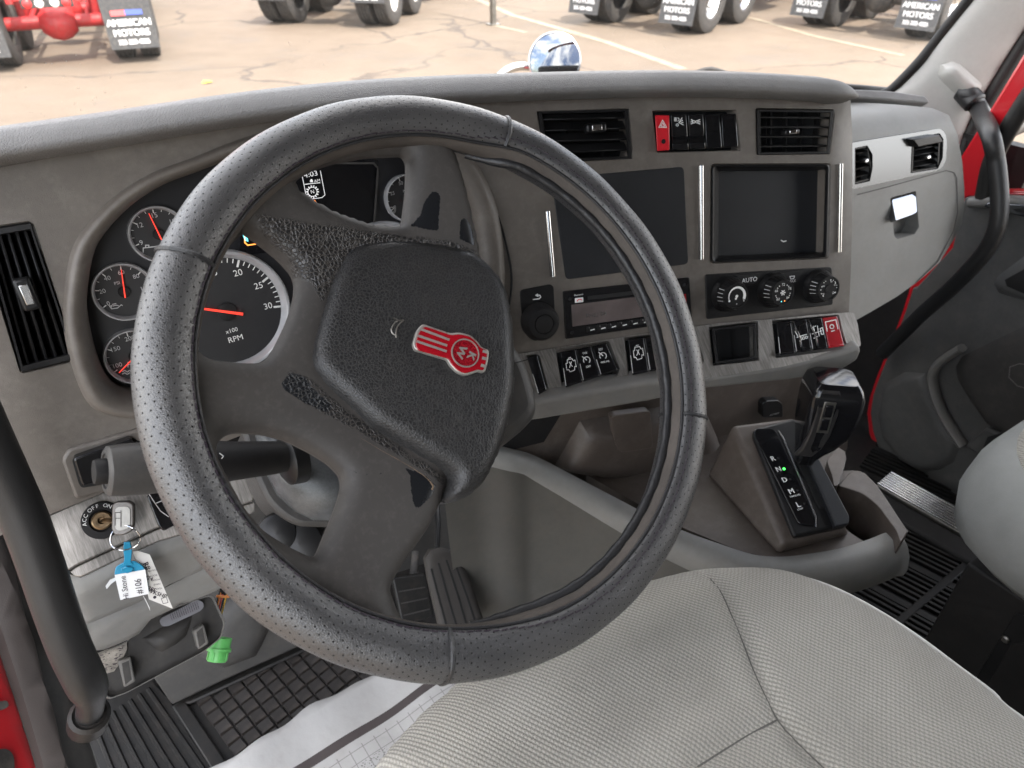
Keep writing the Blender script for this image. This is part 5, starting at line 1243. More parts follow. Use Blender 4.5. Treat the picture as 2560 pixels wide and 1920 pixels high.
# rocker beside the ignition
rk = prism('rocker_switch', IG, ZK((1010, 520), (1200, 470), (1260, 700), (1130, 770), (1095, 740)), -.01, .009, M['gloss'], dash, rnd=.003, bev=.002); strokes([ZK((1072, 578), (1145, 548)), ZK((1030, 512), (1075, 580), (1110, 630), (1165, 668))], IG, 2.2, M['whiteg'], rk, .0095)
# ignition lock
lc = IG.pt(*ZK((708, 692))[0]); lr = 46*((lc-CP)@CA)/F
lock = lathe('ignition_lock', lc, IG.n, [(lr*1.02, -.002), (lr, .0045), (lr*.96, .006), (lr*.62, .0064), (lr*.56, .004), (lr*.5, .0035), (0, .0035)], M['blackm'], dash, 40)
lathe('lock_barrel', lc, IG.n, [(lr*.5, .0033), (lr*.5, .006), (lr*.42, .0072), (lr*.2, .0072), (lr*.15, .004), (0, .004)], M['brass'], lock, 24)
for s, a in (('A', 172), ('C', 156), ('C', 140), ('O', 116), ('F', 102), ('F', 88), ('O', 60), ('N', 45)):
    d = math.cos(R_(a))*IG.e1+math.sin(R_(a))*IG.e2; c = lc+d*lr*.8+IG.n*.0068; v, q = textgeo(s); f = d; e = np.cross(f, IG.n); hm = lr*.28
    mk('lettering', [c+e*x*hm+f*y*hm for x, y, _ in v], q, M['white'], lock, 0)
# key, ring, tags ------------------------------------------------------------------
key = thing('ignition_key', 'dark metal key standing in the ignition lock', 'key', lc+IG.n*.006)
KP = Pl(lc+IG.n*.028, unit(IG.n*.75+V3(-.35, -.25, .1)))
kp_ = ZK((772, 590), (800, 565), (890, 562), (925, 585), (925, 720), (915, 770), (850, 800), (790, 800), (768, 760))
hd = prism('key_head', KP, kp_, -.003, .003, plastic('key_metal', (.14, .13, .12), .38, 300, .4, .25, metal=.7), key, rnd=.004, bev=.0015)
prism('key_head_relief', KP, scalep(kp_, .7, .72), .0028, .0036, M['steel'], key, rnd=.003, bev=.0005)
strokes([ZK((795, 640), (835, 640)), ZK((795, 640), (795, 730)), ZK((835, 625), (835, 740)), ZK((800, 680), (830, 680))], KP, 1.6, M['greyd'], key, .0042, 'key_engraving')
tube('key_blade', [lc+IG.n*.004, KP.pt(*ZK((790, 700))[0])], .003, M['brass'], key, 8, flat=.4)
ring_c = KP.pt(*ZK((866, 812))[0], .002); RPn = unit(V3(-.35, -.75, .5)); RP = Pl(ring_c, RPn)
kr = tube('key_ring', [RP.w(.0145*math.cos(a), .0128*math.sin(a), .003*math.sin(a*2)) for a in [2*math.pi*k/40 for k in range(40)]], .0008, M['chrome'], None, 7, closed=True)
tag(kr, 'thin steel split ring hanging from the ignition key', 'key ring')
TG = Pl(ring_c+V3(.004, -.01, -.03), unit(V3(-.25, -.85, .45)))
bt = thing('key_tag', 'clear blue plastic key tag with white handwritten label', 'key tag', TG.pt(330, 1420))
prism('tag_strap', TG, ZK((855, 845), (900, 842), (912, 900), (905, 985), (925, 1000), (850, 1010), (858, 960), (852, 900)), -.0008, .0012, M['blue_tag'], bt, bev=.0005)
prism('tag_body', TG, ZK((790, 1060), (800, 1015), (850, 985), (930, 975), (985, 1010), (1002, 1035), (1030, 1200), (830, 1246)), -.0022, .0, M['blue_tag'], bt, rnd=.002, bev=.0005)
prism('tag_boss', TG, ZK((835, 1030), (870, 1012), (925, 1025), (915, 1050), (880, 1062), (845, 1055)), 0, .0022, M['blue_tag'], bt, rnd=.001, bev=.0008)
prism('tag_label', TG, ZK((792, 1072), (1004, 1034), (1030, 1202), (832, 1245)), 0, .0005, M['paperw'], bt)
text('Hi Stone', TG, ZK((862, 1160))[0], 13, M['ink'], bt, .0011, dirpx=(-.17, -1), sx=.95); text('#106', TG, ZK((960, 1150))[0], 15, M['ink'], bt, .0011, dirpx=(-.17, -1), sx=.9)
pt_ = thing('paper_tag', 'narrow white paper tag with printed form and handwriting behind the blue tag', 'tag', TG.pt(380, 1450))
TP = Pl(TG.P-TG.n*.006, unit(TG.n+V3(.2, 0, 0)))
prism('card', TP, ZK((915, 910), (950, 905), (1035, 930), (1195, 1305), (1030, 1240), (985, 1060)), -.0004, .0004, M['paper'], pt_)
for s, p in (('COLOR', (1055, 1040)), ('BODY', (1062, 1075)), ('MODEL', (1075, 1105)), ('MAKE', (1085, 1135)), ('YEAR', (1100, 1165))): text(s, TP, ZK(p)[0], 4.2, M['ink'], pt_, .0008, dirpx=(-1, .18))
text('WKSHP', TP, ZK((1085, 1200))[0], 10, M['ink'], pt_, .0008, dirpx=(1, .35), bold=.02); text('285', TP, ZK((1050, 1170))[0], 9, M['ink'], pt_, .0008, dirpx=(1, .35), bold=.02); text('R#', TP, ZK((1015, 1010))[0], 12, M['ink'], pt_, .0008, dirpx=(.5, .8), bold=.02); text('7424', TP, ZK((1020, 1090))[0], 9, M['ink'], pt_, .0008, dirpx=(1, .35), bold=.02)
strokes([ZK((1115, 1235), (1150, 1225), (1162, 1262), (1128, 1270), (1115, 1235))], TP, 1.2, M['ink'], pt_, .0008, 'form_box'); lathe('punched_hole', TP.pt(*ZK((1070, 1225))[0], .0004), TP.n, [(.0016, 0), (.0016, .0004), (0, .0004)], M['ink'], pt_, 10)
for L in (ZK((735, 1158), (765, 1120), (800, 1100)), ZK((990, 1215), (1015, 1260), (1035, 1312))):
    zt = prism('tie_end', TP.off(-.002), [(L[0][0]-2, L[0][1]-3), (L[1][0]-2, L[1][1]-5), (L[2][0], L[2][1]-4), (L[2][0]+1, L[2][1]+3), (L[1][0]+1, L[1][1]+5), (L[0][0]+1, L[0][1]+4)], -.0005, .0005, M['paperw'], pt_)
# knee bolster and lower trim
KB = Pl(IG.pt(300, 1430, -.02), nrm(0, -4))
def bol(name, pts, h, mat, H=.010, wd=.009, base=0): return inflate(name, KB, pts, H, wd, M[mat], dash, base=base, skirt=.06, step=.010, smooth=60)
bol('knee_bolster', ZK((380, 985), (470, 1062), (560, 1092), (800, 975), (1104, 842), (1400, 755), (1700, 680), (1690, 800), (1560, 880), (1480, 960), (1420, 1010), (1180, 1130), (900, 1265), (640, 1385), (540, 1398), (505, 1330), (440, 1130)), 0, 'grey')
bol('trim_lip', ZK((530, 1402), (640, 1392), (900, 1275), (1180, 1140), (1440, 1015), (1560, 950), (1640, 1000), (1590, 1120), (1440, 1200), (1240, 1270), (1050, 1370), (960, 1480), (760, 1570), (620, 1600), (560, 1500)), 0, 'grey', .008, .012, -.014)
# open fuse cover hanging below the trim
FC = Pl(KB.pt(400, 1620, -.02), nrm(-8, 40))
fco = [(232, 1642), (316, 1606), (352, 1562), (400, 1532), (506, 1494), (530, 1488), (562, 1556), (553, 1594), (508, 1630), (413, 1680), (318, 1731), (272, 1748), (225, 1705)]
fuse = thing('fuse_cover', 'open dark grey fuse box cover hanging under the dash', 'fuse cover', FC.pt(400, 1700))
prism('tray', FC, fco, -.004, 0, M['greyd'], fuse, rnd=.006)
cfo = np.mean(np.array(fco), 0); rings = []
for k, h in ((1.0, -.004), (1.012, .004), (1.005, .012), (.985, .012), (.975, .002)): rings.append([FC.pt(*(cfo+(np.array(p)-cfo)*k), h) for p in rpoly(fco, 10)])
loft('tray_rim', rings, M['greym'], fuse, 50, caps=False)
inflate('tray_boss', FC, ZB((1120, 620), (1300, 520), (1520, 440), (1500, 520), (1470, 600), (1400, 660), (1280, 725), (1220, 700)), .010, .012, M['greyd'], fuse, step=.008)
prism('fuse_label', FC, [(398, 1548), (494, 1499), (508, 1506), (510, 1518), (500, 1528), (420, 1566), (404, 1566)], 0, .006, plastic('label_grey', (.2, .2, .22), .6, 0, 0, .06), fuse, rnd=.004)
G = Geo()
for i in range(14):
    for j in range(5):
        s = (i+.15)/14; x, y = quadpt([(424, 1534), (496, 1502), (502, 1520), (430, 1552)], s, (j+.2)/5); l = random.uniform(.3, .9)
        x2, y2 = quadpt([(424, 1534), (496, 1502), (502, 1520), (430, 1552)], s, (j+.2+.75*l)/5); strokes([[(x, y), (x2, y2)]], FC, 1.6, None, None, .0065, geo=G)
mk('label_print', G.v, G.f, M['ink'], fuse, 0)
prism('diagram_sticker', FC, ZB((735, 752), (1000, 645), (1005, 700), (960, 800), (900, 880), (815, 905), (760, 830)), 0, .003, plastic('rusty_paper', (.26, .24, .21), .8, 300, .3, .45, 60), fuse)
G = Geo()
for i in range(40):
    x, y = quadpt(ZB((760, 760), (980, 670), (900, 860), (800, 890)), random.random(), random.random()); strokes([[(x, y), (x+random.uniform(2, 7), y-random.uniform(.5, 2))]], FC, 1.6, None, None, .0034, geo=G)
mk('sticker_print', G.v, G.f, M['ink'], fuse, 0)
for Q in (ZB((930, 800), (1030, 770), (1070, 960), (980, 1010)), ZB((1525, 560), (1610, 510), (1650, 660), (1565, 710))):
    prism('clip', FC, Q, 0, .022, M['greym'], fuse, bev=.002); prism('clip_slot', FC, scalep(Q, .55, .8), .02, .0225, M['greyd'], fuse)
# green diagnostic plug and wires
gp = thing('diagnostic_plug', 'bright green round plug below the dash edge', 'plug', FC.pt(548, 1640, -.02))
gc = FC.pt(548, 1622, -.015); gax = unit(FC.pt(540, 1660, -.015)-gc)
lathe('plug_body', gc, gax, [(.0135, -.014), (.0135, .002), (.0125, .003), (.0125, .014), (.0115, .016), (.010, .016), (.0095, .006), (0, .006)], M['green_conn'], gp, 24); lathe('plug_flange', gc, gax, [(.0155, -.001), (.0155, .003), (.0135, .0032)], M['green_conn'], gp, 24)
for k in range(8):
    a = k*math.pi/4; e1 = unit(np.cross(gax, (0, 0, 1.))); e2 = np.cross(gax, e1); d = math.cos(a)*e1+math.sin(a)*e2; obox('plug_lug', gc+gax*.009+d*.0128, (gax, d, np.cross(gax, d)), (.010, .0012, .003), M['green_conn'], gp)
wr = thing('wire_bundle', 'thin red, yellow and orange wires below the dash', 'wires', FC.pt(552, 1500, .0))
for i, (m_, dx) in enumerate((('wire_o', -9), ('wire_r', -3), ('wire_k', 2), ('wire_y', 7), ('wire_k', -13))):
    P = [FC.pt(556+dx+10, 1468, -.02), FC.pt(556+dx+3, 1490, -.012), FC.pt(551+dx, 1520, -.012), FC.pt(544+dx, 1545, -.016)]
    tube('wire', smoothpath(P, 4), .0011, M[m_], wr, 6)
tube('wire_tie', smoothpath([FC.pt(*p, -.006) for p in ((541, 1490), (560, 1492), (584, 1489))], 3), .0018, M['wire_o'], wr, 6); obox('wire_connector', FC.pt(572, 1470, -.018), (FC.e1, FC.e2, FC.n), (.024, .012, .012), M['black'], wr, bev=.002)
# dark kick panel behind
KK = Pl(at(600, 1690, 2, FLOOR+.02), nrm(4, 24))
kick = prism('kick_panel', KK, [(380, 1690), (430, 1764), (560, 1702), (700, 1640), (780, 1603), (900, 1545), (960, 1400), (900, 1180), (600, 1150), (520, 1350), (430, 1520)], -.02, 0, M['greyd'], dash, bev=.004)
inflate('kick_bulge', KK, [(520, 1560), (600, 1470), (660, 1480), (680, 1560), (640, 1640), (560, 1670), (500, 1640)], .02, .03, M['greyd'], dash, step=.012)
# pedals
ped = thing('accelerator_pedal', 'brown ribbed accelerator pedal in the footwell', 'pedal', at(1140, 1560, 2, FLOOR))
PP = Pl(TF.pt(1130, 1460)+unit(CP-TF.pt(1130, 1460))*.17, nrm(10, 40))
pedo = ZC((1555, 1100), (1590, 1040), (1660, 1022), (1740, 1040), (1800, 1110), (1860, 1220), (1900, 1340), (1960, 1520), (2010, 1720), (1680, 1720), (1640, 1500), (1580, 1250))
inflate('pedal_pad', PP, pedo, .006, .010, plastic('pedal_rubber', (.030, .026, .023), .7, 500, .3, .2), ped, base=0, skirt=.016, step=.006)
for L in (ZC((1600, 1170), (1660, 1400), (1730, 1650)), ZC((1650, 1130), (1720, 1380), (1800, 1650)), ZC((1705, 1110), (1790, 1370), (1870, 1650)), ZC((1760, 1120), (1850, 1370), (1940, 1650))):
    strokes([L], PP, 5, M['void'], ped, .0065, 'pedal_groove')
tube('pedal_arm', [PP.pt(*ZC((1640, 1050))[0], -.01), PP.pt(*ZC((1645, 850))[0], -.03), PP.pt(*ZC((1640, 740))[0], -.05)], .004, M['black'], ped, 8)
bp = thing('brake_pedal', 'black brake pedal in the shade behind the wheel rim', 'pedal', at(1050, 1560, 2, FLOOR))
BP = Pl(at(1050, 1480, 1, .34), nrm(0, 35))
prism('pedal_pad', BP, ZC((1330, 1230), (1560, 1200), (1620, 1500), (1400, 1560)), -.015, 0, M['rubber'], bp, rnd=.008, bev=.003)
for t in (.3, .55, .8): strokes([[quadpt(ZC((1330, 1230), (1560, 1200), (1620, 1500), (1400, 1560)), .1, t), quadpt(ZC((1330, 1230), (1560, 1200), (1620, 1500), (1400, 1560)), .9, t)]], BP, 3, M['greyd'], bp, .0006, 'pedal_rib')
tube('pedal_arm', [BP.pt(1030, 1480, -.012), BP.pt(1040, 1380, -.04)], .008, M['chassis'], bp, 8)
for p, r, lb in (((535, 920), .020, 'small black round knob half hidden by the wheel rim'), ((690, 990), .024, 'larger black round knob under the steering column')):
    lathe_o = lathe('column_knob', WP.pt(*ZC(p)[0], -.2), unit(WP.n+V3(-.3, 0, 0)), [(r, -.03), (r, 0), (r*.9, .006), (r*.6, .009), (0, .010)], M['black'], None, 24); tag(lathe_o, lb, 'knob', 'knobs under the steering column')
# ================================================================== FLOOR, MATS
FP = Pl((0, 0, FLOOR), (0, 0, 1), (1, 0, 0))
fl = obox('floor', (.45, -.1, FLOOR-.04), AX, (2.0, 2.0, .07), M['rubber']); tag(fl, kind='structure')
ZM = zz(500, 1500, .3617)
mat_d = thing('rubber_floor_mat', 'black rubber floor mat with raised square pattern in the footwell', 'floor mat', FP.pt(700, 1750))
mo = [(430, 1764), (470, 1748), (760, 1616), (960, 1530), (1200, 1600), (1100, 2100), (620, 2100), (545, 1925)]
prism('mat_base', FP, mo, -.006, .001, M['rubber'], mat_d)
# border strips
A, B, C_, D_ = FP.pt(430, 1764, .01), FP.pt(545, 1930, .01), FP.pt(470, 1752, .01), FP.pt(585, 1925, .01)
prism('mat_border', FP, [(428, 1764), (462, 1748), (590, 1940), (545, 1950)], 0, .010, M['rubber'], mat_d, bev=.003)
prism('mat_border', FP, [(430, 1762), (470, 1742), (780, 1598), (960, 1515), (970, 1530), (790, 1612), (475, 1757)], 0, .010, M['rubber'], mat_d, bev=.003)
# raised blocks in a lattice following the two mat directions
o0 = FP.pt(*ZM((20, 680))[0]); ea = unit(FP.pt(*ZM((640, 320))[0])-o0); eb = V3(ea[1], -ea[0], 0)
pit = .0255
bmz = bmesh.new(); bmesh.ops.create_cube(bmz, size=1)
for v in bmz.verts:
    s = .93 if v.co.z < 0 else .80
    v.co.x *= pit*s; v.co.y *= pit*s; v.co.z *= .005
blk = bpy.data.meshes.new('mat_block'); bmz.to_mesh(blk); bmz.free(); blk.materials.append(plastic('mat_block_rubber', (.024, .021, .0195), .5, 500, .3, .3, dust=.4, dustcol=(.08, .062, .05)))
ang = math.atan2(ea[1], ea[0])+R_(8); cnt = 0
e_a = V3(math.cos(ang), math.sin(ang), 0); e_b = V3(math.cos(ang-R_(62)), math.sin(ang-R_(62)), 0)
e_b = V3(e_a[1], -e_a[0], 0)
mouv = [FP.uv(*p) for p in [(470, 1757), (790, 1612), (970, 1530), (1180, 1600), (1100, 2050), (640, 2050), (588, 1930)]]
for i in range(-4, 34):
    for j in range(-12, 26):
        p = o0+e_a*pit*(i+.5*(j % 2)*0)+e_b*pit*j; q = proj = None
        if not inpoly(mouv, p[0], p[1]): continue
        r = p-CP; d = r@CA; x, y = 1280+F*(r@CR)/d, 960-F*(r@CU)/d
        if not (470 < x < 980 and 1560 < y < 1935): continue
        if y > 1925-(x-545)*.62+22 : continue
        if cnt >= 300: break
        ob = bpy.data.objects.new('raised_block', blk); COL.objects.link(ob); ob.parent = mat_d
        ob.location = Vector((p[0], p[1], FLOOR+.003))-wloc(mat_d); ob.rotation_euler = (random.uniform(-.06, .06), random.uniform(-.06, .06), ang+random.uniform(-.05, .05)); cnt += 1
# paper mat
pe0, pe1 = FP.pt(*ZM((150, 1161))[0], .013), FP.pt(*ZM((1200, 520))[0], .013); pu = unit(pe1-pe0); pv = V3(pu[1], -pu[0], 0)
NU, NV = 60, 46; vs = []; uv = []
for i in range(NU+1):
    for j in range(NV+1):
        u = -.14+.74*i/NU; v = .62*j/NV; z = .013+.004*math.sin(u*17+v*9)*math.sin(v*11+1)+.0022*math.sin(u*41+2*v)*(v < .5)+.0012*math.sin(v*60+u*25)
        e = .004*math.sin(u*30)+.003*math.sin(u*71) if j == 0 else 0
        vs.append(pe0+pu*u+pv*(v+e)+V3(0, 0, z)); uv.append((u, v))
fs = [(i*(NV+1)+j, i*(NV+1)+j+1, (i+1)*(NV+1)+j+1, (i+1)*(NV+1)+j) for i in range(NU) for j in range(NV)]
pm = mk('paper_floor_mat', vs, fixnormals(vs, fs), M['papermat'], None, 80, uv=uv); tag(pm, 'white printed paper floor mat lying under the driver seat edge', 'paper mat')
pm_s = pm.modifiers.new('thick', 'SOLIDIFY'); pm_s.thickness = .0008
text('E', FP, ZM((1640, 655))[0], 15, M['ink'], pm, .0245, dirpx=(.62, -.78), sx=1.5, bold=.05); text('RE', FP, ZM((1680, 700))[0], 15, M['ink'], pm, .0245, dirpx=(.62, -.78), sx=1.5, bold=.05)
pc = prism('paper_corner', Pl(at(1112, 1548, 2, .1), unit(V3(-.3, -.5, .8))), ZC((1660, 1550), (1695, 1512), (1745, 1560), (1740, 1620), (1660, 1620)), -.0005, .0005, M['paperw'], None); tag(pc, 'small white paper corner showing above the wheel rim near the pedal', 'paper')
# ribbed passenger mat and aluminium sill
pmn = thing('ribbed_floor_mat', 'black ribbed rubber mat on the passenger floor', 'floor mat', FP.pt(2150, 1480))
q0, q1 = FP.pt(*ZR((590, 1003))[0]), FP.pt(*ZR((900, 740))[0])       # front edge of the mat
md = unit(q1-q0); ml = V3(-md[1], md[0], 0); ml = ml if ml[1] > 0 else -ml
ctr = q0+md*.25+ml*.3
rd = unit(FP.pt(*ZR((800, 760))[0])-FP.pt(*ZR((660, 690))[0])); rn = V3(-rd[1], rd[0], 0); rn = rn if rn[1] > 0 else -rn
obox('mat_base', ctr+V3(0, 0, -.001), (md, ml, V3(0, 0, 1)), (1.1, .75, .006), M['rubber'], pmn)
obox('mat_edge', q0+md*.2-ml*.01+V3(0, 0, .004), (md, ml, V3(0, 0, 1)), (1.2, .016, .014), M['rubber'], pmn, bev=.003)
k = 0; s = -.55
while s < .62:
    c = q0+md*.28+rn*0
    base = q0+md*.2+rn*(s+.1)
    wd = .016 if k % 7 == 6 else .006
    obox('rib', base+V3(0, 0, .006)+rd*.05, (rd, rn, V3(0, 0, 1)), (.62, wd, .008), M['rubber'], pmn)
    s += wd+.0085; k += 1
cab = thing('truck_cab', 'truck cab shell with red door frames, grey pillar trim and windshield', 'truck cab', (.5, .2, FLOOR))
# passenger sill tread
sq = [FP.pt(*p, .03) for p in Z8((935, 1105), (985, 1060), (1400, 1260), (1400, 1370))]
s0, s1 = (sq[0]+sq[1])/2, FP.pt(*Z8((1440, 1350))[0], .03); sdx = unit(s1-s0); sdy = V3(-sdx[1], sdx[0], 0); L = np.linalg.norm(s1-s0)*1.5; W_ = abs((sq[1]-sq[0])@sdy)*.95+.02
obox('sill_tread', (s0+sdx*L*.5)+V3(0, 0, -.012), (sdx, sdy, V3(0, 0, 1)), (L, W_, .02), M['steel'], cab, bev=.002)
for i in range(8): obox('sill_rib', s0+sdx*L*.5+sdy*W_*((i+.5)/8-.5)+V3(0, 0, .0), (sdx, sdy, V3(0, 0, 1)), (L*.995, W_/8*.62, .008), M['alu'], cab, bev=.0012)
obox('sill_step', s0+sdx*L*.5-sdy*(W_*.5+.03)+V3(0, 0, -.03), (sdx, sdy, V3(0, 0, 1)), (L, .06, .04), M['blackm'], cab, bev=.006)
# dark plastic column of the door opening at the passenger footwell
# ================================================================== PASSENGER DOOR
DX = 1.34
DP = Pl((DX, 0, 0), (-1, 0, 0))
door = thing('passenger_door', 'dark grey inner panel of the passenger door with red edge', 'door', (DX, 0, FLOOR+.05))
edge = Z8((1090, 190), (1055, 300), (985, 480), (935, 600), (900, 700), (888, 780), (900, 870), (925, 940), (965, 995), (1050, 1070), (1200, 1150), (1350, 1222), (1500, 1300))
inn = [(2420, 498), (2470, 492), (2700, 500), (2750, 1300)]
prism('door_shell', DP.off(-.012), Z8((1080, 190), (1046, 300), (977, 480), (927, 600), (892, 700), (879, 780), (890, 875), (915, 948), (956, 1003), (1045, 1080), (1195, 1160), (1350, 1234), (1600, 1358))+[(2750, 1380), (2750, 480), (2420, 480)], -.04, 0, M['redclean'], door, bev=.004)
prism('door_panel', DP, [(p[0]+4, p[1]-2) for p in edge]+[(2750, 1340), (2750, 505), (2480, 492), (2412, 494), (2380, 620), (2290, 720)], -.012, .006, M['doorgrey'], door, bev=.005, bseg=3)
inflate('map_pocket', DP, Z8((960, 640), (1060, 585), (1160, 590), (1200, 700), (1260, 830), (1325, 920), (1290, 1010), (1220, 1045), (1130, 1052), (1040, 1000), (960, 900), (935, 780)), .014, .02, M['doorgrey'], door, base=.006, step=.012)
mold = smoothpath([DP.pt(x, y, .02) for x, y in Z8((1330, 470), (1250, 520), (1205, 565), (1190, 620), (1210, 710), (1250, 800), (1300, 880), (1335, 930))], 5)
tube('door_moulding', mold, .016, M['greym'], door, 10, flat=.6)
inflate('arm_panel', DP, Z8((1300, 560), (1330, 510), (1700, 330), (1900, 300), (1900, 1000), (1530, 880), (1440, 820), (1370, 720), (1310, 620)), .02, .03, M['greyd'], door, base=.006, step=.02)
inflate('pull_pocket', DP, Z8((1478, 165), (1500, 130), (1620, 40), (1900, 20), (1900, 280), (1620, 245), (1500, 210)), .016, .02, M['doorgrey'], door, base=.006, step=.015)
inflate('pull_recess', DP, Z8((1530, 150), (1640, 90), (1900, 60), (1900, 230), (1620, 215), (1540, 180)), .004, .01, M['blackm'], door, base=.0225, step=.015)
strokes([Z8((1700, 560), (1600, 545), (1555, 560), (1550, 610), (1590, 650), (1700, 680))], DP, 2.2, M['greym'], door, .0268, 'panel_stitch')
prism('lower_pocket', DP, Z8((1335, 935), (1440, 850), (1560, 890), (1560, 960), (1450, 1000)), 0, .018, M['doorgrey'], door, bev=.006)
inflate('pocket_well', DP, Z8((1430, 935), (1450, 890), (1520, 870), (1560, 900), (1540, 960), (1460, 985)), .004, .01, M['void'], door, base=.018, step=.02)
prism('window_ledge', DP, Z6((1450, 820), (1560, 812), (2000, 830), (2000, 950), (1800, 920), (1560, 880), (1450, 880)), -.02, .02, M['greym'], door, bev=.008, bseg=3)
prism('window_switch', DP, Z6((1560, 870), (1580, 845), (2000, 870), (2000, 960), (1800, 930)), .012, .028, M['silver'], door, rnd=.006, bev=.002); prism('switch_slot', DP, Z6((1735, 885), (1770, 880), (2000, 905), (2000, 925), (1760, 900)), .027, .029, M['void'], door)
# painted door frame and rubber seals in the upper right
prism('door_frame', DP.off(-.01), [(2640, 40), (2640, 160), (2560, 255), (2500, 350), (2468, 420), (2452, 492), (2395, 500), (2395, 400), (2470, 280), (2560, 130)], -.05, 0, M['redclean'], door, bev=.006)
tube('window_seal', smoothpath([DP.pt(x, y, .004) for x, y in [(2640, 145), (2570, 245), (2520, 325), (2480, 405), (2460, 495)]], 4), .017, M['rubber'], door, 10)
mk('window_glass', [DP.pt(x, y, -.02) for x, y in [(2450, 500), (2470, 400), (2640, 120), (2800, 0), (2800, 520)]], [(0, 1, 2, 3, 4)], M['clear'], door, 0)
# ================================================================== A-PILLAR, WINDSHIELD
PLP = Pl(at(2300, 150, 0, 1.40), unit(V3(-.80, -.55, .25)))
pil = [(2180, 262), (2232, 224), (2300, 160), (2360, 80), (2425, 0), (2520, -120), (2720, -120), (2600, 30), (2560, 78), (2500, 170), (2440, 270), (2412, 345), (2400, 380), (2340, 345), (2250, 310), (2180, 300)]
inflate('pillar_trim', PLP, pil, .02, .05, M['pillar'], cab, step=.02, skirt=.03)
tube('windshield_edge', smoothpath([PLP.pt(x, y, .0) for x, y in [(2205, 236), (2232, 222), (2300, 152), (2360, 76), (2425, -6), (2540, -150)]], 4), .011, M['rubber'], cab, 8)
tube('door_seal', smoothpath([PLP.pt(x, y, -.005) for x, y in [(2680, -30), (2575, 85), (2510, 185), (2450, 285), (2415, 360), (2405, 420)]], 4), .017, M['rubber'], cab, 10)
WSb = .93
base = smoothpath([at(x, y, 1, yy) for x, y, yy in [(-500, 420, .50), (0, 350, .62), (600, 260, .70), (1280, 204, .74), (1600, 195, .74), (1860, 199, .72), (2120, 216, .62), (2230, 226, .52)]], 5)
topp = [p+V3(0, -.42, .62)*1.0+V3((p[0]-.5)*-.05, 0, 0) for p in base]
n = len(base); mk('windshield', base+topp, [(i, i+1, n+i+1, n+i) for i in range(n-1)], M['glass'], cab, 80)
tube('windshield_seal', [p+V3(0, 0, -.004) for p in base], .010, M['rubber'], cab, 8)
cow = [p+V3(0, .05, -.03) for p in base]; low_ = [p+V3(0, -.12, -.10) for p in base]; mk('cowl', low_+[p+V3(0, 0, -.004) for p in base]+cow+[p+V3(0, .05, -.35) for p in base], [(k*n+i, k*n+i+1, (k+1)*n+i+1, (k+1)*n+i) for k in range(3) for i in range(n-1)], M['blackm'], cab, 40)
light_block_roof = [V3((p[0]-.5)*1.2+.5, p[1], p[2]) for p in topp]; back_ = [V3((p[0]-.5)*1.2+.5, -1.15, p[2]+.05) for p in topp]
mk('roof_skin', [p+V3(0, .02, .03) for p in light_block_roof]+[p+V3(0, 0, .04) for p in back_], [(i, i+1, n+i+1, n+i) for i in range(n-1)], M['redclean'], cab, 60)
mk('light_block_roof', light_block_roof+back_, [(i, i+1, n+i+1, n+i) for i in range(n-1)], M['greyd'], cab, 60)  # unseen; widened past the cab and darkened to block sun and fill light
obox('firewall', (.47, .66, .18), AX, (2.0, .03, .62), M['blackm'], cab)
obox('side_wall', (1.45, .42, .25), AX, (.03, .55, .8), M['blackm'], cab)
obox('light_block_bulkhead', (.47, -1.15, .75), AX, (1.98, .04, 1.75), M['greyd'], cab)  # unseen; added to close the rear so light comes from the open door
# wiper
wip = thing('wiper_arm', 'black windshield wiper arm lying along the base of the glass', 'wiper', at(1800, 185, 1, .8))
tube('arm', [at(x, y, 1, .84) for x, y in Z2((760, 322), (830, 300), (862, 298), (950, 322), (1050, 336))], [.004, .005, .006, .005, .004], M['chassis'], wip, 8)
tube('blade', [at(x, y, 1, .82) for x, y in Z2((700, 332), (900, 318), (1060, 336))], .004, M['rubber'], wip, 6)
# ================================================================== GRAB HANDLES
gh = thing('grab_handle', 'black curved grab handle on the passenger side pillar', 'grab handle', PLP.pt(2430, 230))
hp = [PLP.pt(*p, h) for p, h in ((Z6((1440, 190))[0], .03), (Z6((1490, 215))[0], .045), (Z6((1540, 300))[0], .055))]+[DP.pt(*p, h) for p, h in ((Z6((1600, 440))[0], .085), (Z6((1635, 600))[0], .09), (Z6((1655, 800))[0], .09), (Z6((1650, 960))[0], .09), (Z6((1600, 1090))[0], .085), (Z6((1500, 1220))[0], .08), (Z6((1350, 1370))[0], .07), (Z6((1200, 1500))[0], .06), (Z6((1080, 1620))[0], .05), (Z6((960, 1740))[0], .04))]
tube('handle_bar', smoothpath(hp, 6), [.0185]*6+[.0165]*12+[.0155]*55, M['handle'], gh, 18)
bs = Z6((1285, 90), (1300, 30), (1380, 5), (1420, 20), (1540, 130), (1552, 150), (1545, 185), (1460, 230), (1430, 240), (1400, 215), (1300, 120))
inflate('handle_base', PLP, bs, .045, .03, M['pillar'], gh, base=.015, step=.010, skirt=.03)
lathe('handle_collar', PLP.pt(*Z6((1470, 210))[0], .035), unit(hp[2]-hp[0]), [(.0215, -.014), (.0215, .022), (.018, .026)], M['handle'], gh, 24)
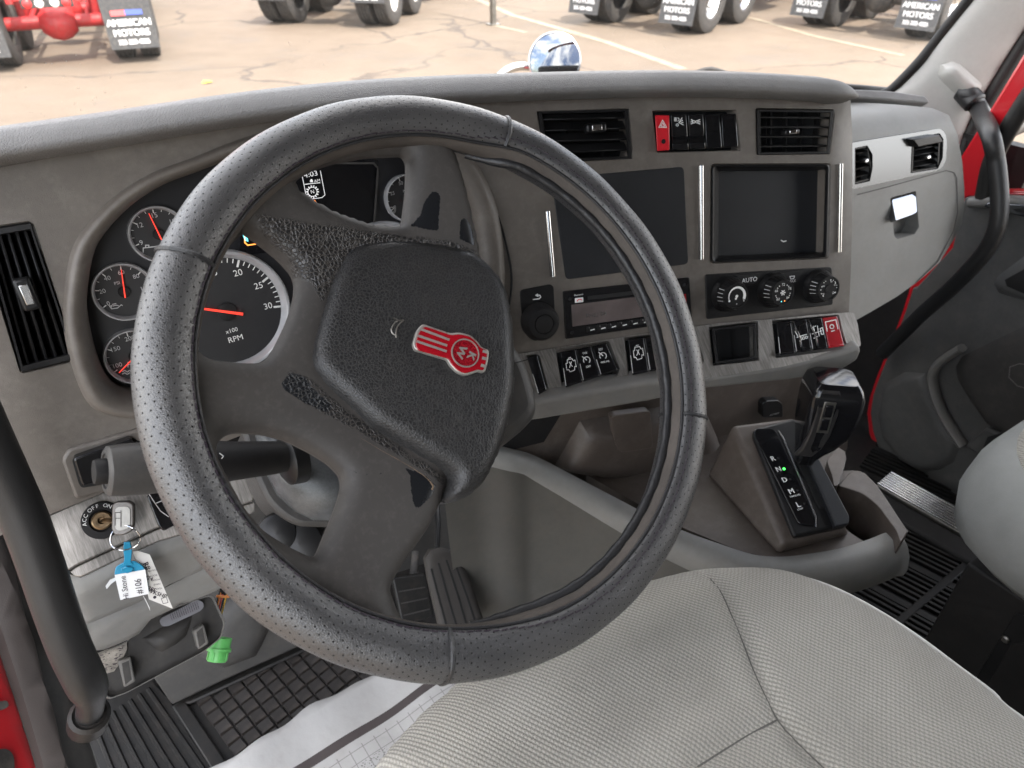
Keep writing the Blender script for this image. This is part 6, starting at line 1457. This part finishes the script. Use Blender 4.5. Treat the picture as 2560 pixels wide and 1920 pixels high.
# left handle
lh = thing('grab_handle', 'black grab handle rising past the ignition switch at the driver door', 'grab handle', dep(235, 1740, .66))
hpath = [dep(x, y, D) for x, y, D in ((-175, 760, .50), (-110, 920, .52), (-45, 1065, .545), (20, 1205, .57), (62, 1300, .585), (102, 1411, .60), (140, 1525, .615), (175, 1620, .63), (208, 1690, .645), (226, 1735, .665), (224, 1780, .70), (210, 1815, .74))]
tube('handle_bar', smoothpath(hpath, 6), [.0175]*50+[.0172, .017, .0165, .0155, .0145, .0135, .0128, .0125, .0125, .0125, .0125, .0125, .0125, .0125, .0125, .0125, .0125], M['handle'], lh, 20)
lathe('handle_socket', dep(222, 1795, .71), unit(hpath[-3]-hpath[-1]), [(.019, -.02), (.019, .012), (.0155, .016), (.013, .014)], M['rubber'], lh, 20)
# driver door jamb: trim bands, weatherstrip and red sill
JP = Pl(at(150, 1800, 0, -.40), unit(V3(.82, -.45, .35)))
def strip(name, L, R, mat, h0, h1, H=.008, wd=.012): return inflate(name, JP, L+R[::-1], H, wd, M[mat], cab, base=h0, step=.014, skirt=.02)
strip('jamb_trim', [(-150, 1000), (-60, 1180), (0, 1330), (60, 1560), (110, 1740), (160, 1940), (200, 2080)], [(-60, 960), (30, 1180), (90, 1390), (150, 1600), (195, 1770), (250, 1940), (290, 2080)], 'greyd', 0, 0)
strip('weather_strip', [(-240, 1000), (-150, 1200), (-60, 1400), (0, 1560), (55, 1730), (105, 1900), (150, 2080)], [(-140, 1000), (-50, 1200), (10, 1360), (68, 1560), (118, 1740), (168, 1940), (210, 2080)], 'trimbrown', .012, 0, .014, .02)
strip('red_sill', [(-400, 1300), (-300, 1600), (-250, 2080)], [(-60, 1440), (0, 1635), (32, 1717), (63, 1796), (95, 1875), (112, 1925), (150, 2080)], 'redpaint', -.01, 0, .012, .02)
prism('strike_plate', JP, ZB((-40, 1120), (60, 1105), (80, 1150), (40, 1180), (-40, 1190)), 0, .006, M['steel'], cab, rnd=.004, bev=.001); prism('sill_slot', JP, ZB((-60, 1500), (60, 1490), (110, 1540), (120, 1700), (-60, 1700)), 0, .0042, M['chassis'], cab, rnd=.005)
strip('inner_trim', [(150, 1560), (185, 1700), (200, 1830), (225, 1940), (250, 2080)], [(175, 1580), (200, 1740), (222, 1850), (252, 1940), (290, 2080)], 'grey', -.03, 0, .01, .01)
# foot tread at far left
ft = prism('foot_tread', FP, ZB((690, 1280), (860, 1100), (1180, 940), (1330, 1100), (1500, 1400), (1700, 1700), (900, 1750), (780, 1640)), 0, .006, M['rubber'], cab)
for i in range(7):
    a, b = quadpt(ZB((700, 1290), (1180, 960), (1700, 1700), (860, 1750)), (i+.5)/7, .05), quadpt(ZB((700, 1290), (1180, 960), (1700, 1700), (860, 1750)), (i+.5)/7, .98)
    tube('tread_rib', [FP.pt(*a, .007), FP.pt(*b, .007)], .004, M['rubber'], cab, 6)
# ================================================================== OUTSIDE: hood, mirror, trucks
hood = mk('cab_hood', [(x, y, z) for y, z, w_ in ((.95, .42, .75), (1.6, .36, .66), (2.1, .22, .58), (2.35, 0, .52), (2.4, -.5, .5)) for x, z in [(.47-w_*1.2, z-.5), (.47-w_, z-.06), (.47-w_*.6, z), (.47, z+.02), (.47+w_*.6, z), (.47+w_, z-.06), (.47+w_*1.2, z-.5)]], [(i*7+k, i*7+k+1, (i+1)*7+k+1, (i+1)*7+k) for i in range(4) for k in range(6)], M['redclean'], cab, 60)
mir = thing('hood_mirror', 'round chrome convex mirror on a curved arm in front of the windshield', 'mirror', dep(1385, 150, 2.3)-V3(0, 0, .2))
mc = dep(1387, 152, 2.25); mn = unit(CP-mc+V3(-.30, -.1, .12)); mr = 66*2.25/F
ms = [(mr*math.sin(q), -mr*1.0+mr*1.0*math.cos(q)+mr*.35) for q in [R_(34)*k/10 for k in range(10, -1, -1)]]
sc_ = mr/ms[0][0]
lathe('mirror_glass', mc, mn, [(a*sc_*.96, b*.55) for a, b in ms], M['mirror'] if 'mirror' in M else M['chrome'], mir, 40, smooth=60)
lathe('mirror_shell', mc, mn, [(0, -mr*.45), (mr*.5, -mr*.4), (mr*.85, -mr*.2), (mr*1.0, .0), (mr*1.0, .012), (mr*.95, .014), (mr*.94, .006)], M['chromed'], mir, 40)
tube('mirror_arm', smoothpath([dep(x, y, D) for x, y, D in ((1180, 330, 2.25), (1225, 225, 2.25), (1262, 180, 2.25), (1300, 166, 2.27), (1350, 170, 2.3))], 6), .013, M['chrome'], mir, 12)
dm = thing('door_mirror', 'red door mirror on grey arms seen through the passenger window', 'mirror', at(2540, 470, 0, 1.75))
tube('mirror_arm', smoothpath([at(x, y, 0, xx) for x, y, xx in ((2470, 345, 1.5), (2540, 315, 1.7), (2600, 290, 1.8))], 4), .022, M['greyd'], dm, 10)
tube('mirror_arm', smoothpath([at(x, y, 0, xx) for x, y, xx in ((2440, 425, 1.5), (2530, 400, 1.7), (2620, 385, 1.8))], 4), .026, M['greyd'], dm, 10)
inflate('mirror_housing', Pl(at(2560, 470, 0, 1.75), unit(V3(-.8, -.6, 0))), [(2525, 440), (2545, 420), (2640, 400), (2660, 520), (2560, 530), (2530, 500)], .05, .05, M['redclean'], dm, step=.03, skirt=.08)
# trucks -----------------------------------------------------------------
def lathe_mesh(name, prof, mat, seg=28):
    vs = []; fs = []
    for r, h in prof: vs += [(h, r*math.cos(2*math.pi*k/seg), r*math.sin(2*math.pi*k/seg)) for k in range(seg)]
    n = len(prof)
    for i in range(n-1):
        for k in range(seg): fs.append((i*seg+k, i*seg+(k+1) % seg, (i+1)*seg+(k+1) % seg, (i+1)*seg+k))
    me = bpy.data.meshes.new(name); me.from_pydata(vs, [], fixnormals([V3(*v) for v in vs], fs)); me.materials.append(mat); me.shade_smooth(); me.set_sharp_from_angle(angle=R_(40)); return me
def tyremesh():
    prof = [(.28, -.11), (.30, -.135), (.40, -.14), (.47, -.13), (.50, -.11), (.505, -.07), (.492, -.066), (.492, -.052), (.505, -.048), (.505, -.008), (.492, -.004), (.492, .008), (.505, .012), (.505, .05), (.492, .054), (.492, .066), (.505, .07), (.50, .11), (.47, .13), (.40, .14), (.30, .135), (.28, .11)]
    return lathe_mesh('tyre', prof, M['tyre'], 40)
TYRE = tyremesh()
RIMS = {m_: lathe_mesh('wheel_rim', [(.0, .05), (.09, .05), (.10, .075), (.13, .075), (.15, .04), (.22, .03), (.26, .06), (.28, .11), (.295, .12), (.285, .10), (.28, -.11)], M[m_], 32) for m_ in ('alu', 'steelrim')}
def link(me, name, parent, loc, rz=0, mat=None):
    o = bpy.data.objects.new(name, me); COL.objects.link(o); o.parent = parent; o.location = loc; o.rotation_euler = (0, 0, rz); return o
def lmk(name, vs, fs, mat, parent, bev=0):
    me = bpy.data.meshes.new(name); me.from_pydata([tuple(v) for v in vs], [], fs); me.materials.append(mat); me.shade_smooth(); me.set_sharp_from_angle(angle=R_(35)); o = bpy.data.objects.new(name, me); COL.objects.link(o); o.parent = parent
    if bev: b = o.modifiers.new('bevel', 'BEVEL'); b.width = bev; b.segments = 2
    return o
def lbox(name, c, s, mat, parent, bev=.01, rot=None):
    vs = [(c[0]+i*s[0]/2, c[1]+j*s[1]/2, c[2]+k*s[2]/2) for i in (-1, 1) for j in (-1, 1) for k in (-1, 1)]
    return lmk(name, vs, fixnormals([V3(*v) for v in vs], [(0, 1, 3, 2), (4, 6, 7, 5), (0, 4, 5, 1), (2, 3, 7, 6), (0, 2, 6, 4), (1, 5, 7, 3)]), mat, parent, bev)
def ltube(name, path, r, mat, parent, seg=12):
    vs, fs = tubegeo([V3(*p) for p in path], r, seg); return lmk(name, vs, fs, mat, parent)
def ltext(s, parent, c, hm, mat, sx=1.0, geo=None, bold=.03):
    v, q = textgeo(s)
    vs = []; fs = []
    for k in (-1, 0, 1):
        n = len(vs); vs += [(c[0]+x*hm*1.4*sx+k*bold*hm, c[1]-.0002*(k+1), c[2]+y*hm*1.4) for x, y, _ in v]; fs += [tuple(i+n for i in p) for p in q]
    return lmk('lettering', vs, fs, mat, parent)
def truck(name, label, loc, yaw, frame, rimmat, flaptop=.86, flapbot=.24, tilt=0.0, lamps='round', length=6.0, cabcol='redclean', flapw=.62):
    """rear of a parked semi tractor: local +Y is its heading, origin on the ground between the rear tyres"""
    t = thing(name, label, 'truck', loc, 'trucks parked across the lot'); t.rotation_euler = (0, 0, -yaw)
    fm = M[frame]
    for ax_, yy in (('rear', .62), ('front', 1.95)):
        for sx in (-1, 1):
            for x in (.74, 1.08):
                o = link(TYRE, 'tyre', t, (sx*x, yy, .505)); 
            o = link(RIMS[rimmat], 'wheel_rim', t, (sx*1.06, yy, .505), 0 if sx > 0 else math.pi)
        ltube('axle', [(-.85, yy, .505), (-.25, yy, .51), (.25, yy, .51), (.85, yy, .505)], .085, fm, t)
        me = lathe_mesh('differential', [(0, -.24), (.12, -.22), (.2, -.12), (.23, 0), (.2, .12), (.12, .22), (0, .24)], fm, 20); link(me, 'differential', t, (.0, yy-.03, .5))
    for sx in (-1, 1):
        lbox('frame_rail', (sx*.43, length/2+.1, .93), (.09, length, .26), fm, t)
        lbox('spring_hanger', (sx*.47, 1.25, .68), (.12, .5, .34), fm, t, .03)
        ltube('torque_rod', [(sx*.36, .7, .52), (sx*.36, 1.9, .62)], .035, fm, t)
        fl = lmk('mud_flap', *[(lambda P: ([(sx*.92+x, y, z) for x, y, z in P], [(0, 1, 2, 3), (7, 6, 5, 4), (0, 4, 5, 1), (1, 5, 6, 2), (2, 6, 7, 3), (3, 7, 4, 0)]))([(-flapw/2, -.02+tilt, flapbot), (flapw/2, -.02+tilt, flapbot), (flapw/2, .0, flaptop), (-flapw/2, .0, flaptop), (-flapw/2, .0+tilt, flapbot), (flapw/2, .0+tilt, flapbot), (flapw/2, .02, flaptop), (-flapw/2, .02, flaptop)])][0], M['flap'], t)
        yb = lambda z: -.0225+tilt*(flaptop-z)/(flaptop-flapbot)-.0015
        hh = flaptop-flapbot
        for s, f, hm, sxx in (('AMERICAN', .42, .085, .95), ('MOTORS', .26, .085, .95), ('303-288-4885', .11, .062, .82)):
            ltext(s, fl, (sx*.92, yb(flapbot+hh*f)-.004, flapbot+hh*f), hm, M['white'], sxx, bold=.05)
        zf = flapbot+hh*.58
        lmk('flag_print', [(sx*.92-.2, yb(zf)-.003, zf-.035), (sx*.92-.02, yb(zf)-.003, zf-.035), (sx*.92-.02, yb(zf)-.003, zf+.035), (sx*.92-.2, yb(zf)-.003, zf+.03)], [(0, 1, 2, 3)], M['pinkred'], fl); lmk('flag_print', [(sx*.92-.02, yb(zf)-.003, zf-.03), (sx*.92+.2, yb(zf)-.003, zf-.03), (sx*.92+.2, yb(zf)-.003, zf+.035), (sx*.92-.02, yb(zf)-.003, zf+.035)], [(0, 1, 2, 3)], M['flagblue'], fl)
        ltube('flap_hanger', [(sx*.45, .02, flaptop+.02), (sx*1.25, .02, flaptop+.02)], .02, M['steel'], t, 8)
    lbox('rear_crossmember', (0, .16, .93), (.9, .1, .2), fm, t)
    lbox('lamp_bar', (0, .09, .80), (.62, .04, .11), M['chassis'] if frame == 'redchassis' else fm, t)
    for x, m_ in ((-.23, 'redlamp'), (-.09, 'whitelamp'), (.09, 'whitelamp'), (.23, 'redlamp')):
        me = lathe_mesh('tail_lamp', [(.0, .03), (.035, .028), (.05, .018), (.055, 0)], M[m_], 20); o = link(me, 'tail_lamp', t, (x, .07, .80), -math.pi/2)
    lbox('air_tank', (0, 2.6, .75), (.7, .3, .3), M['chassis'], t, .1)
    # sleeper cab and fuel tanks further ahead
    lbox('fuel_tank', (-.98, 4.0, .75), (.6, 1.3, .6), M['alu'], t, .25); lbox('fuel_tank', (.98, 4.0, .75), (.6, 1.3, .6), M['alu'], t, .25)
    vs = [(x, y, z) for y, z0, z1, w_ in ((3.3, 1.15, 3.6, 1.15), (5.2, 1.0, 3.75, 1.2), (6.0, .9, 2.3, 1.1), (7.6, .8, 1.9, 1.0), (8.0, .7, 1.2, .95)) for x, z in ((-w_, z0), (-w_, z1-.15), (-w_+.2, z1), (w_-.2, z1), (w_, z1-.15), (w_, z0))]
    fs = [(i*6+k, i*6+(k+1) % 6, (i+1)*6+(k+1) % 6, (i+1)*6+k) for i in range(4) for k in range(6)]+[(5, 4, 3, 2, 1, 0), tuple(24+k for k in range(6))]
    lmk('cab_body', vs, fixnormals([V3(*v) for v in vs], fs), M[cabcol], t, .04)
    for sx in (-1, 1):
        link(TYRE, 'tyre', t, (sx*1.0, 6.7, .505)); link(RIMS[rimmat], 'wheel_rim', t, (sx*1.03, 6.7, .505), 0 if sx > 0 else math.pi)
    return t
def gpt(px, py): return GP.pt(px, py)
def bearing(a, b): d = gpt(*b)-gpt(*a); return -math.atan2(d[1], d[0])
def place(l, r, **k): pass
c = (gpt(17, 163)+gpt(268, 134))/2
pL = gpt(-5, 186); pR = gpt(338, 160); d = pR-pL
truck('parked_truck', 'red-framed truck seen from behind at the far left, mud flaps close to the camera', (pL+pR)/2, -math.atan2(d[1], d[0]), 'redchassis', 'steelrim', flaptop=.98, flapbot=.20)
pL, pR = gpt(676, 62), gpt(936, 80); d = pR-pL
truck('parked_truck', 'black-framed truck seen from behind at the top left of the windshield', (pL+pR)/2, -math.atan2(d[1], d[0])*.8, 'chassis', 'steelrim', flaptop=1.05, flapbot=.42, cabcol='chassis')
pL, pR = gpt(1500, 62), gpt(1655, 92); d = pR-pL
truck('parked_truck', 'truck with white wheels left of the two on the right, angled away', (pL+pR)/2, R_(72), 'chassis', 'alu', flaptop=.98, flapbot=.2, tilt=-.12, cabcol='orangelamp')
pL, pR = gpt(2060, 74), gpt(2232, 102)
truck('parked_truck', 'truck beside the right windshield pillar, angled away', (pL+pR)/2, R_(80), 'chassis', 'alu', flaptop=.98, flapbot=.2, tilt=-.12, cabcol='flagblue')
# sign post
pp_ = gpt(1233, 62); post = thing('sign_post', 'grey square steel post standing in the lot behind the mirror', 'post', pp_)
obox('post_tube', pp_+V3(0, 0, 1.2), AX, (.09, .09, 2.4), M['steel'], post, bev=.01); obox('post_foot', pp_+V3(0, 0, .01), AX, (.2, .2, .02), M['steel'], post)
lf = gpt(517, 208); lo = mk('fallen_leaf', [lf+V3(-.07, -.03, .01), lf+V3(.05, -.05, .02), lf+V3(.08, .03, .012), lf+V3(-.02, .05, .03)], [(0, 1, 2, 3)], flat('leaf_yellow', (.62, .48, .06), .7), None, 0); tag(lo, 'small yellow fallen leaf on the lot', 'leaf')
